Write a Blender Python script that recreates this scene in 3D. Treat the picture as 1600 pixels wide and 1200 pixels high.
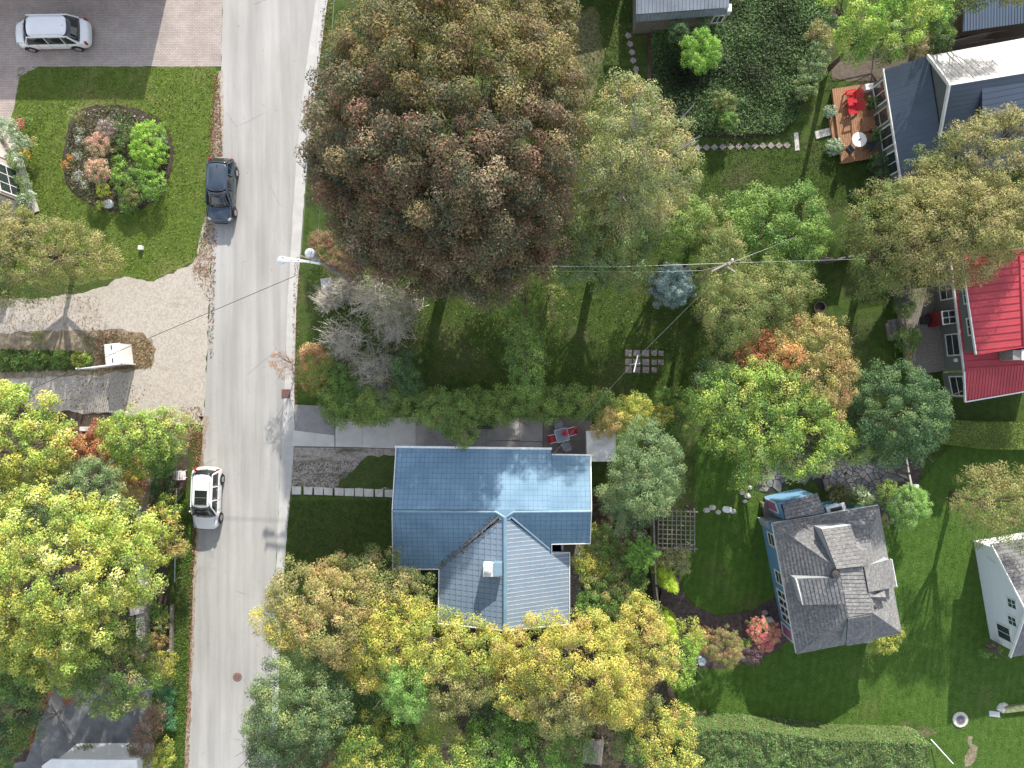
import bpy, bmesh, math, random
import numpy as np
from mathutils import Vector, Matrix, noise
from mathutils.geometry import tessellate_polygon

for o in list(bpy.data.objects): bpy.data.objects.remove(o)
rng = np.random.default_rng(7); random.seed(7)
S = bpy.context.scene
COL = S.collection
H = 48.0          # drone height in metres
PPM = 22.0        # photograph pixels per metre on the ground

# ---------------------------------------------------------------- camera, sky, sun, exposure
cd = bpy.data.cameras.new('drone_camera'); cam = bpy.data.objects.new('drone_camera', cd); COL.objects.link(cam)
cam.location = (0, 0, H); cam.rotation_euler = (0, 0, 0)
cd.sensor_width = 36; cd.lens = 36 * H / (1600 / PPM); cd.clip_start = 0.5; cd.clip_end = 400
S.camera = cam
SUNV = Vector((-0.47, -2.08, -1.0)).normalized()      # direction the light travels
elev = math.asin(-SUNV.z); azim = math.atan2(-SUNV.x, -SUNV.y)   # clockwise from +Y
w = bpy.data.worlds.new('World'); S.world = w; w.use_nodes = True
nt = w.node_tree; nt.nodes.clear()
bg = nt.nodes.new('ShaderNodeBackground'); ow = nt.nodes.new('ShaderNodeOutputWorld'); sk = nt.nodes.new('ShaderNodeTexSky')
sk.sky_type = 'NISHITA'; sk.sun_disc = False; sk.sun_elevation = elev; sk.sun_rotation = azim; sk.air_density = 1.0; sk.dust_density = 1.5
bg.inputs['Strength'].default_value = 0.15
# broken white cloud over the blue
_tc = nt.nodes.new('ShaderNodeTexCoord'); _cn = nt.nodes.new('ShaderNodeTexNoise'); _cn.inputs['Scale'].default_value = 2.6; _cn.inputs['Detail'].default_value = 7
_cr = nt.nodes.new('ShaderNodeValToRGB'); _cr.color_ramp.elements[0].position = .44; _cr.color_ramp.elements[1].position = .62
_cm = nt.nodes.new('ShaderNodeMix'); _cm.data_type = 'RGBA'; _cm.inputs[7].default_value = (5.6, 5.6, 5.6, 1)
nt.links.new(_tc.outputs['Generated'], _cn.inputs['Vector']); nt.links.new(_cn.outputs[0], _cr.inputs[0]); nt.links.new(_cr.outputs[0], _cm.inputs[0])
nt.links.new(sk.outputs[0], _cm.inputs[6]); nt.links.new(_cm.outputs[2], bg.inputs[0]); nt.links.new(bg.outputs[0], ow.inputs[0])
sd = bpy.data.lights.new('sun', 'SUN'); sun = bpy.data.objects.new('sun', sd); COL.objects.link(sun)
sd.energy = 4.5; sd.angle = math.radians(0.6); sd.color = (1.0, 0.94, 0.84)
sun.rotation_euler = SUNV.to_track_quat('-Z', 'Y').to_euler(); sun.location = (10, 40, 40)
S.view_settings.view_transform = 'Standard'; S.view_settings.look = 'None'
S.view_settings.exposure = 0.90; S.view_settings.gamma = 1
S.view_settings.use_curve_mapping = False

# ---------------------------------------------------------------- helpers
def W(px, py, h=0.0):
    s = (1 - h / H) / PPM
    return Vector(((px - 800) * s, (600 - py) * s, h))
def G(px, py, h=0.0):
    v = W(px, py, h); return (v.x, v.y)

OFF = {}
def props(o, label=None, cat=None, group=None, kind=None):
    if label: o['label'] = label
    if cat: o['category'] = cat
    if group: o['group'] = group
    if kind: o['kind'] = kind
    return o
def thing(name, label, cat, loc=(0, 0, 0), group=None):
    o = bpy.data.objects.new(name, None); COL.objects.link(o); o.location = loc
    o.empty_display_size = 0.3
    OFF[o.name] = Vector(loc); return props(o, label, cat, group)
def copy_tree(o, parent=None):
    c = o.copy(); COL.objects.link(c); c.parent = parent
    for ch in list(o.children): copy_tree(ch, c)
    return c

class MB:
    def __init__(s): s.v = []; s.f = []
    def add(s, vs, fs):
        n = len(s.v); s.v += [tuple(v) for v in vs]; s.f += [tuple(i + n for i in f) for f in fs]; return s
    def box(s, c, size, rz=0.0, rot=None):
        hx, hy, hz = size[0] / 2, size[1] / 2, size[2] / 2
        M = rot if rot is not None else Matrix.Rotation(rz, 3, 'Z')
        vs = [Vector(c) + M @ Vector((x * hx, y * hy, z * hz)) for x, y, z in
              ((-1,-1,-1),(1,-1,-1),(1,1,-1),(-1,1,-1),(-1,-1,1),(1,-1,1),(1,1,1),(-1,1,1))]
        return s.add(vs, [(0,3,2,1),(4,5,6,7),(0,1,5,4),(1,2,6,5),(2,3,7,6),(3,0,4,7)])
    def bar(s, p, q, wd, ht, up=(0, 0, 1)):
        p, q = Vector(p), Vector(q); d = (q - p)
        if d.length < 1e-6: return s
        d.normalize(); u = Vector(up)
        if abs(d.dot(u)) > .98: u = Vector((0, 1, 0))
        r = d.cross(u).normalized() * wd / 2; u2 = r.cross(d).normalized() * ht / 2
        vs = [p - r - u2, p + r - u2, p + r + u2, p - r + u2, q - r - u2, q + r - u2, q + r + u2, q - r + u2]
        return s.add(vs, [(0,1,2,3),(7,6,5,4),(0,4,5,1),(1,5,6,2),(2,6,7,3),(3,7,4,0)])
    def tube(s, pts, rad, n=8, cap=True):
        pts = [Vector(p) for p in pts]
        if not hasattr(rad, '__len__'): rad = [rad] * len(pts)
        b = len(s.v); ref = Vector((0.31, 0.17, 0.93))
        for i, p in enumerate(pts):
            d = (pts[min(i + 1, len(pts) - 1)] - pts[max(i - 1, 0)]).normalized()
            a = d.cross(ref)
            if a.length < 0.05: a = d.cross(Vector((1, 0, 0)))
            a.normalize(); c = d.cross(a)
            for k in range(n):
                t = 2 * math.pi * k / n
                s.v.append(tuple(p + (a * math.cos(t) + c * math.sin(t)) * rad[i]))
        for i in range(len(pts) - 1):
            for k in range(n):
                s.f.append((b + i*n + k, b + i*n + (k+1) % n, b + (i+1)*n + (k+1) % n, b + (i+1)*n + k))
        if cap:
            s.f.append(tuple(b + k for k in range(n))[::-1]); s.f.append(tuple(b + (len(pts)-1)*n + k for k in range(n)))
        return s
    def lathe(s, c, prof, n=20):
        b = len(s.v)
        for r, z in prof:
            for k in range(n):
                t = 2 * math.pi * k / n; s.v.append((c[0] + r * math.cos(t), c[1] + r * math.sin(t), c[2] + z))
        for i in range(len(prof) - 1):
            for k in range(n):
                s.f.append((b + i*n + k, b + i*n + (k+1) % n, b + (i+1)*n + (k+1) % n, b + (i+1)*n + k))
        s.f.append(tuple(b + (len(prof)-1)*n + k for k in range(n)))
        return s
    def prism(s, poly, z0, z1):
        """poly: list of (x,y); z0,z1 numbers or per-vertex lists"""
        n = len(poly)
        if not hasattr(z0, '__len__'): z0 = [z0] * n
        if not hasattr(z1, '__len__'): z1 = [z1] * n
        b = len(s.v)
        area = sum(poly[i][0]*poly[(i+1)%n][1] - poly[(i+1)%n][0]*poly[i][1] for i in range(n))
        if area < 0: poly = poly[::-1]; z0 = list(z0)[::-1]; z1 = list(z1)[::-1]
        s.v += [(p[0], p[1], z) for p, z in zip(poly, z0)] + [(p[0], p[1], z) for p, z in zip(poly, z1)]
        tri = tessellate_polygon([[Vector((p[0], p[1], 0)) for p in poly]])
        for t in tri:
            a, c, d = (Vector(poly[i]) for i in t)
            if (c.x-a.x)*(d.y-a.y) - (c.y-a.y)*(d.x-a.x) < 0: t = t[::-1]
            s.f.append(tuple(b + n + i for i in t)); s.f.append(tuple(b + i for i in t[::-1]))
        for i in range(n):
            j = (i + 1) % n; s.f.append((b+i, b+j, b+n+j, b+n+i))
        return s
    def slab3(s, pts, nrm, t0, t1):
        """prism of a planar 3D polygon between offsets t0..t1 along nrm"""
        n = len(pts); b = len(s.v)
        s.v += [tuple(Vector(p) + nrm * t0) for p in pts] + [tuple(Vector(p) + nrm * t1) for p in pts]
        s.f.append(tuple(range(b + n, b + 2*n))); s.f.append(tuple(range(b, b + n))[::-1])
        for i in range(n):
            j = (i + 1) % n; s.f.append((b+i, b+j, b+n+j, b+n+i))
        return s
    def build(s, name, mat, parent=None, smooth=False, **kw):
        me = bpy.data.meshes.new(name)
        off = OFF.get(parent.name, Vector()) if parent else Vector()
        me.from_pydata([(v[0]-off.x, v[1]-off.y, v[2]-off.z) for v in s.v], [], s.f); me.update()
        bm = bmesh.new(); bm.from_mesh(me); bmesh.ops.recalc_face_normals(bm, faces=bm.faces); bm.to_mesh(me); bm.free()
        if smooth:
            for p in me.polygons: p.use_smooth = True
            try: me.set_sharp_from_angle(angle=math.radians(35))
            except Exception: pass
        o = bpy.data.objects.new(name, me); COL.objects.link(o)
        if mat: me.materials.append(mat)
        if parent: o.parent = parent
        OFF[o.name] = off
        return props(o, **kw)

def bevel(o, wd=0.01, seg=1):
    m = o.modifiers.new('bevel', 'BEVEL'); m.width = wd; m.segments = seg; m.limit_method = 'ANGLE'; return o

# ---------------------------------------------------------------- materials
def nodes(m):
    m.use_nodes = True; t = m.node_tree; t.nodes.clear()
    out = t.nodes.new('ShaderNodeOutputMaterial'); b = t.nodes.new('ShaderNodeBsdfPrincipled')
    t.links.new(b.outputs[0], out.inputs[0]); return t, b, out
def mix(t, a, b, fac, mode='MIX'):
    n = t.nodes.new('ShaderNodeMix'); n.data_type = 'RGBA'; n.blend_type = mode
    for sock, v in ((n.inputs[6], a), (n.inputs[7], b)):
        if hasattr(v, 'is_output'): t.links.new(v, sock)
        else: sock.default_value = (*v, 1)
    if hasattr(fac, 'is_output'): t.links.new(fac, n.inputs[0])
    else: n.inputs[0].default_value = fac
    return n.outputs[2]
def ramp(t, src, stops):
    n = t.nodes.new('ShaderNodeValToRGB'); t.links.new(src, n.inputs[0])
    e = n.color_ramp.elements
    while len(e) < len(stops): e.new(0.5)
    for k, (p, c) in zip(e, stops):
        k.position = p; k.color = (*c, 1) if hasattr(c, '__len__') else (c, c, c, 1)
    return n.outputs[0]
def tex(t, kind='NOISE', scale=5, detail=4, co=None, rough=.55, **kw):
    n = t.nodes.new({'NOISE': 'ShaderNodeTexNoise', 'VOR': 'ShaderNodeTexVoronoi', 'WAVE': 'ShaderNodeTexWave', 'BRICK': 'ShaderNodeTexBrick'}[kind])
    n.inputs['Scale'].default_value = scale
    if kind == 'NOISE': n.inputs['Detail'].default_value = detail; n.inputs['Roughness'].default_value = rough
    if co is None: co = coords(t)
    t.links.new(co, n.inputs['Vector']); return n
def coords(t, scale=(1, 1, 1), rot=(0, 0, 0)):
    g = t.nodes.new('ShaderNodeNewGeometry'); m = t.nodes.new('ShaderNodeMapping')
    m.inputs['Scale'].default_value = scale; m.inputs['Rotation'].default_value = rot
    t.links.new(g.outputs['Position'], m.inputs[0]); return m.outputs[0]
def bump(t, b, h, dist, strength=1.0):
    n = t.nodes.new('ShaderNodeBump'); n.inputs['Distance'].default_value = dist; n.inputs['Strength'].default_value = strength
    t.links.new(h, n.inputs['Height']); t.links.new(n.outputs[0], b.inputs['Normal'])
MATS = {}
def M(name, c, c2=None, scale=3.0, rough=.6, metal=0.0, bmp=0.0, bscale=30, spec=.4, stretch=(1,1,1), coat=0, lo=.35, hi=.65, fine=0.0):
    """surface with two-tone wear"""
    if name in MATS: return MATS[name]
    m = bpy.data.materials.new(name); t, b, out = nodes(m)
    if c2 is None: c2 = tuple(x * .78 for x in c)
    n = tex(t, scale=scale, detail=6, co=coords(t, stretch))
    col = ramp(t, n.outputs[0], [(lo, c), (hi, c2)])
    if fine:
        f = tex(t, scale=22, detail=3, rough=.7)
        col = mix(t, col, ramp(t, f.outputs[0], [(.3, 1 - fine), (.7, 1 + fine)]), 1.0, 'MULTIPLY')
    t.links.new(col, b.inputs['Base Color'])
    b.inputs['Roughness'].default_value = rough; b.inputs['Metallic'].default_value = metal
    b.inputs['Specular IOR Level'].default_value = spec; b.inputs['Coat Weight'].default_value = coat
    if bmp:
        bn = tex(t, scale=bscale, detail=3); bump(t, b, bn.outputs[0], bmp)
    MATS[name] = m; return m

def grass_mat(name, dark, lit, dry, dry_amt=.5, seedshift=0.0, strip=None):
    m = bpy.data.materials.new(name); t, b, out = nodes(m)
    big = tex(t, scale=.22, detail=5, rough=.6, co=coords(t, (1, 1, 1), (0, 0, seedshift)))
    mid = tex(t, scale=1.6, detail=5, rough=.65); fine = tex(t, scale=13, detail=4, rough=.75)
    c = mix(t, dark, lit, ramp(t, mid.outputs[0], [(.32, 0.0), (.68, 1.0)]))
    c = mix(t, c, ramp(t, fine.outputs[0], [(.25, .38), (.5, .95), (.78, 1.75)]), .85, 'MULTIPLY')
    dr = ramp(t, big.outputs[0], [(dry_amt, 0.0), (dry_amt + .16, 1.0)])
    f2 = ramp(t, tex(t, scale=5, detail=5, rough=.7).outputs[0], [(.38, 0.0), (.62, 1.0)])
    mm = t.nodes.new('ShaderNodeMath'); mm.operation = 'MULTIPLY'; t.links.new(dr, mm.inputs[0]); t.links.new(f2, mm.inputs[1])
    c = mix(t, c, dry, mm.outputs[0])
    if strip:    # mowing stripes
        wv = tex(t, 'WAVE', scale=strip[0], co=coords(t, (1, 1, 1), (0, 0, strip[1]))); wv.inputs['Distortion'].default_value = 1.5
        c = mix(t, c, ramp(t, wv.outputs[1], [(.3, .9), (.7, 1.08)]), .55, 'MULTIPLY')
    t.links.new(c, b.inputs['Base Color']); b.inputs['Roughness'].default_value = .85; b.inputs['Specular IOR Level'].default_value = .15
    bump(t, b, fine.outputs[0], .12); MATS[name] = m; return m

def leaf_mat():
    m = bpy.data.materials.new('foliage'); t, b, out = nodes(m)
    a = t.nodes.new('ShaderNodeAttribute'); a.attribute_name = 'Col'
    b.inputs['Roughness'].default_value = .6; b.inputs['Specular IOR Level'].default_value = .22
    t.links.new(a.outputs[0], b.inputs['Base Color'])
    tr = t.nodes.new('ShaderNodeBsdfTranslucent'); mx = t.nodes.new('ShaderNodeMixShader'); mx.inputs[0].default_value = .20
    yl = mix(t, a.outputs[0], (1.35, 1.25, .6), 1.0, 'MULTIPLY'); t.links.new(yl, tr.inputs[0])
    t.links.new(b.outputs[0], mx.inputs[1]); t.links.new(tr.outputs[0], mx.inputs[2]); t.links.new(mx.outputs[0], out.inputs[0])
    return m
LEAF = leaf_mat()
BARK = M('bark', (.16, .13, .10), (.07, .055, .04), scale=8, bmp=.02, rough=.9)
TWIGM = M('bare_twig', (.66, .62, .56), (.46, .43, .38), scale=6, rough=.85)
CONC = M('concrete_slab', (.54, .52, .49), (.45, .43, .41), scale=1.1, rough=.85, bmp=.004, bscale=60, fine=.10)
WHITE = M('white_trim', (.78, .78, .77), (.66, .66, .65), scale=4, rough=.45)
GLASS = M('window_glass', (.025, .035, .04), (.045, .055, .06), scale=1.5, rough=.06, spec=.9)
CARGL = M('car_glass', (.012, .015, .018), (.02, .024, .028), scale=1.5, rough=.04, spec=.9)
RUB = M('rubber', (.02, .02, .02), rough=.8)
GALV = M('galvanised_metal', (.55, .56, .57), (.42, .43, .44), scale=5, rough=.4, metal=.6)

def lin(c): return tuple(x for x in c)

# ---------------------------------------------------------------- ground sheets
def sheet(name, px, z, mat, jit=.12, step=.35, kind='structure', world=False, **kw):
    pts = [Vector(G(*p)) if not world else Vector(p) for p in px]
    out = []
    for i, p in enumerate(pts):
        q = pts[(i + 1) % len(pts)]; n = max(1, int((q - p).length / step)) if jit else 1
        d = (q - p); nn = Vector((-d.y, d.x)).normalized() if d.length else Vector((0, 0))
        for k in range(n):
            r = p + d * (k / n)
            if jit and k: r = r + nn * (noise.noise(Vector((r.x * 1.7, r.y * 1.7, z * 50))) * 1.6 + random.uniform(-.5, .5)) * jit
            out.append(r)
    tri = tessellate_polygon([[Vector((p.x, p.y, 0)) for p in out]])
    mb = MB(); fs = []
    for t in tri:
        a, b_, c = (out[i] for i in t)
        fs.append(t if (b_.x-a.x)*(c.y-a.y)-(b_.y-a.y)*(c.x-a.x) > 0 else t[::-1])
    mb.add([(p.x, p.y, z) for p in out], fs)
    me = bpy.data.meshes.new(name); me.from_pydata(mb.v, [], mb.f); me.update(); me.materials.append(mat)
    o = bpy.data.objects.new(name, me); COL.objects.link(o); OFF[o.name] = Vector()
    return props(o, kind=kind, **kw)

def inpoly(P, poly):
    x, y = P[:, 0], P[:, 1]; ins = np.zeros(len(P), bool); n = len(poly)
    for i in range(n):
        x1, y1 = poly[i]; x2, y2 = poly[(i + 1) % n]
        c = ((y1 > y) != (y2 > y)) & (x < (x2 - x1) * (y - y1) / (y2 - y1 + 1e-12) + x1)
        ins ^= c
    return ins
def scatter_pts(poly, n, r=None):
    r = r or rng
    P = np.array(poly); lo, hi = P.min(0), P.max(0); out = []
    tot = 0
    while tot < n:
        c = r.uniform(lo, hi, (n * 2 + 10, 2)); c = c[inpoly(c, poly)]; out.append(c); tot += len(c)
        if len(c) == 0: break
    return np.concatenate(out)[:n]

def quads_mesh(name, P, N, size, aspect, cols, parent=None, mat=None, Tdir=None, **kw):
    """many small leaf quads: P centres, N normals, size lengths"""
    n = len(P)
    N = N / (np.linalg.norm(N, axis=1, keepdims=True) + 1e-9)
    R = rng.normal(size=(n, 3)) if Tdir is None else Tdir
    T = R - N * (R * N).sum(1, keepdims=True); T /= (np.linalg.norm(T, axis=1, keepdims=True) + 1e-9)
    B = np.cross(N, T); s = size[:, None]; a = aspect
    V = np.empty((n, 3, 3), np.float32)
    V[:, 0] = P + T * s * .6; V[:, 1] = P - T * s * .4 + B * s * a * .55; V[:, 2] = P - T * s * .4 - B * s * a * .55
    off = OFF.get(parent.name, Vector()) if parent else Vector()
    V -= np.array(off, np.float32)
    me = bpy.data.meshes.new(name)
    me.vertices.add(n * 3); me.vertices.foreach_set('co', V.reshape(-1))
    me.loops.add(n * 3); me.loops.foreach_set('vertex_index', np.arange(n * 3, dtype=np.int32))
    me.polygons.add(n); me.polygons.foreach_set('loop_start', np.arange(0, n * 3, 3, dtype=np.int32))
    try: me.polygons.foreach_set('loop_total', np.full(n, 3, np.int32))
    except Exception: pass
    me.update(calc_edges=True)
    at = me.color_attributes.new('Col', 'FLOAT_COLOR', 'POINT')
    C = np.ones((n, 3, 4), np.float32); C[:, :, :3] = cols[:, None, :]
    at.data.foreach_set('color', C.reshape(-1))
    me.materials.append(mat or LEAF)
    o = bpy.data.objects.new(name, me); COL.objects.link(o)
    if parent: o.parent = parent
    OFF[o.name] = off
    return props(o, **kw)

def pick(pal, k):
    w_ = np.array([p[0] for p in pal], float); w_ /= w_.sum()
    return rng.choice(len(pal), size=k, p=w_)

LEAFCOUNT = [0]
def crown(name, lobes, pal, parent, clump=.9, leaf=.2, aspect=.55, dens=60, flat=.8, fill=.16, droop=0.0, coher=.7, low=-.15, hole=.0, radial=False, spread=(.8, 1.06), gain=None, pack=1.75, fine=1.0):
    leaf *= .62 * fine; dens *= 2.75 / fine ** 2; clump *= .88
    """lobes: (x,y,z,rx,ry,rz[,palette]) ellipsoids.  Clumps of leaves sit through each lobe's volume."""
    Ps, Ns, Cs, Ss, Ts = [], [], [], [], []
    for li, L in enumerate(lobes):
        x, y, z, rx, ry, rz = L[:6]; pl = L[6] if len(L) > 6 and L[6] else pal
        colarr = np.array([p[1] for p in pl])
        area = 2 * math.pi * ((rx * ry) ** 1.6 / 2 + ((rx * rz) ** 1.6 + (ry * rz) ** 1.6) / 4) ** (1 / 1.6) * 1.1
        k = max(5, int(area / (clump ** 2 * pack)))
        kin = int(k * fill)
        ii = np.arange(k) + .5
        zz = 1 - ii / k * (1 - low); th = ii * 2.39996 + rng.uniform(0, 6)
        rr = np.sqrt(np.clip(1 - zz ** 2, 0, 1))
        D = np.stack([rr * np.cos(th), rr * np.sin(th), zz], 1) + rng.normal(0, .10, (k, 3))
        Rd = rng.uniform(*spread, k)
        D2 = rng.normal(size=(kin, 3)); D2 /= np.linalg.norm(D2, axis=1, keepdims=True); R2 = rng.uniform(.3, .75, kin)
        D = np.concatenate([D, D2]); Rd = np.concatenate([Rd, R2]); k2 = len(D)
        if hole: keep = rng.random(k2) > hole; D = D[keep]; Rd = Rd[keep]; k2 = len(D)
        Cc = np.array([x, y, z]) + D * Rd[:, None] * np.array([rx, ry, rz])
        keep = np.ones(k2, bool)
        for lj, L2 in enumerate(lobes):
            if lj == li: continue
            q = (Cc - np.array(L2[:3])) / np.array(L2[3:6])
            keep &= ~((q ** 2).sum(1) < .55)
        Cc = Cc[keep]; D = D[keep]; k2 = len(Cc)
        if k2 == 0: continue
        ci = pick(pl, k2)
        rc = clump * rng.uniform(.65, 1.2, k2)
        n_each = np.maximum(8, (dens * 2 * math.pi * rc ** 2 * .62).astype(int))
        idx = np.repeat(np.arange(k2), n_each); n = len(idx)
        d = rng.normal(size=(n, 3)); d[:, 2] += .8; d /= np.linalg.norm(d, axis=1, keepdims=True)
        rad = rc[idx] * (.35 + .7 * rng.random(n) ** .45)
        P = Cc[idx] + d * rad[:, None] * np.array([1, 1, flat])
        if droop: P[:, 2] -= droop * (d[:, 0] ** 2 + d[:, 1] ** 2) * rad
        N = d * 1.15 + np.array([0, 0, .55]) + rng.normal(0, .40, (n, 3))
        own = rng.random(n) < coher
        cidx = np.where(own, ci[idx], pick(pl, n))
        cb = rng.uniform(.82, 1.18, k2)[idx] * rng.uniform(.68, 1.3, n)
        hue = rng.normal(0, .06, (n, 3)); gain_ = 1.62 if gain is None else gain
        C = colarr[cidx] * cb[:, None] * (1 + hue) * gain_; C = np.clip(C * .98 + C.mean(1, keepdims=True) * .02, .003, .72)
        keep = P[:, 2] > .03
        Ps.append(P[keep]); Ns.append(N[keep]); Cs.append(C[keep]); Ss.append((leaf * rng.uniform(.6, 1.35, n))[keep])
        Ts.append((d + rng.normal(0, .35, (n, 3)) if radial else rng.normal(size=(n, 3)))[keep])
    P = np.concatenate(Ps); LEAFCOUNT[0] += len(P)
    return quads_mesh(name, P, np.concatenate(Ns), np.concatenate(Ss), aspect, np.concatenate(Cs), parent, Tdir=np.concatenate(Ts))

def limbs(base, tops, r0, parent, mat=BARK, name='trunk', n=7):
    """trunk from base, forking to the points in tops"""
    mb = MB(); base = Vector(base)
    cen = sum((Vector(t) for t in tops), Vector()) / len(tops)
    fork = base.lerp(cen, .45); fork.z = base.z + (cen.z - base.z) * .5
    mb.tube([base, base.lerp(fork, .5) + Vector((random.uniform(-.1, .1), random.uniform(-.1, .1), 0)), fork], [r0 * 1.15, r0 * .85, r0 * .7], n)
    for t in tops:
        t = Vector(t); mid = fork.lerp(t, .5) + Vector((random.uniform(-.3, .3), random.uniform(-.3, .3), .25))
        mb.tube([fork - Vector((0, 0, r0 * .3)), mid, t], [r0 * .5, r0 * .32, r0 * .08], 5)
        for _ in range(2):
            e = t + Vector((random.uniform(-1.2, 1.2), random.uniform(-1.2, 1.2), random.uniform(0, .9)))
            mb.tube([mid, (mid + e) / 2 + Vector((0, 0, .15)), e], [r0 * .22, r0 * .14, r0 * .05], 4)
    return mb.build(name, mat, parent, smooth=True)

# palettes (real leaf colours)
PGAIN = 1.0
def pal(*a): return [(w_, np.array(c)) for w_, c in a]
P_COPPER = pal((3, (.105,.068,.042)), (3, (.078,.074,.040)), (2.4, (.052,.066,.040)), (1.1, (.17,.088,.058)), (1.5, (.14,.112,.048)), (.5, (.24,.19,.12)))
P_COPPERG = pal((3, (.13,.125,.042)), (2, (.165,.125,.050)), (2, (.060,.070,.032)), (1.5, (.095,.060,.036)))
P_YGREEN = pal((3, (.26,.27,.05)), (3, (.17,.215,.045)), (1.5, (.36,.33,.07)), (1, (.09,.14,.035)))
P_LIME = pal((3, (.19,.28,.05)), (2, (.28,.34,.07)), (1.5, (.11,.18,.04)), (.8, (.38,.38,.10)))
P_YELLOW = pal((3, (.31,.275,.055)), (3, (.22,.235,.045)), (1.3, (.40,.345,.09)), (1.5, (.32,.235,.085)), (1, (.13,.17,.035)))
P_OLIVE = pal((3, (.118,.150,.046)), (2, (.078,.112,.036)), (1.5, (.175,.185,.062)), (.6, (.20,.165,.07)))
P_OLIVEY = pal((3, (.185,.178,.065)), (2.4, (.130,.142,.048)), (1.4, (.25,.225,.09)), (1, (.20,.165,.08)))
P_ORANGE = pal((3, (.29,.215,.09)), (2.5, (.235,.215,.07)), (.7, (.33,.18,.09)), (1.3, (.16,.17,.05)))
P_RUST = pal((3, (.26,.105,.05)), (2, (.17,.07,.04)), (1, (.30,.17,.07)))
P_DGREEN = pal((3, (.045,.085,.035)), (2, (.065,.115,.045)), (1.2, (.10,.155,.055)), (1, (.03,.06,.028)))
P_GREEN = pal((3, (.075,.140,.032)), (2, (.12,.19,.042)), (1.2, (.05,.10,.027)), (.7, (.18,.24,.055)))
P_BGREEN = pal((3, (.12,.24,.035)), (2, (.18,.31,.05)), (1, (.07,.15,.03)))
P_SAGE = pal((3, (.10,.155,.068)), (2, (.145,.20,.09)), (1, (.06,.105,.045)), (.7, (.20,.24,.10)))
P_BLUE = pal((3, (.13,.19,.20)), (2, (.24,.31,.31)), (1.2, (.06,.10,.11)))
P_BRONZE = pal((3, (.17,.14,.05)), (2, (.21,.13,.06)), (1.5, (.11,.12,.04)), (1, (.28,.20,.07)))
P_GC = pal((3, (.045,.088,.030)), (2, (.070,.125,.042)), (1, (.10,.165,.05)), (.5, (.06,.05,.03)))
P_PURPLE = pal((3, (.10,.055,.075)), (1, (.16,.10,.11)), (1, (.06,.07,.04)))
P_PINK = pal((2.5, (.50,.12,.14)), (1.5, (.55,.22,.16)), (1, (.17,.24,.05)))
P_MOPHEAD = pal((3, (.40,.20,.17)), (2, (.40,.32,.20)), (1.3, (.12,.16,.05)))
P_GREYG = pal((2, (.22,.28,.20)), (2, (.13,.20,.11)), (1, (.32,.36,.30)))
# ---------------------------------------------------------------- polygons, roofs, walls
def clip2(poly, a, b, c):
    out = []; n = len(poly)
    for i in range(n):
        p, q = poly[i], poly[(i + 1) % n]; dp = a*p[0] + b*p[1] - c; dq = a*q[0] + b*q[1] - c
        if dp <= 0: out.append(p)
        if (dp < 0 < dq) or (dq < 0 < dp):
            t = dp / (dp - dq); out.append((p[0] + (q[0]-p[0])*t, p[1] + (q[1]-p[1])*t))
    return out
def parea(p): return abs(sum(p[i][0]*p[(i+1)%len(p)][1] - p[(i+1)%len(p)][0]*p[i][1] for i in range(len(p)))) / 2 if len(p) > 2 else 0

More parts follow.
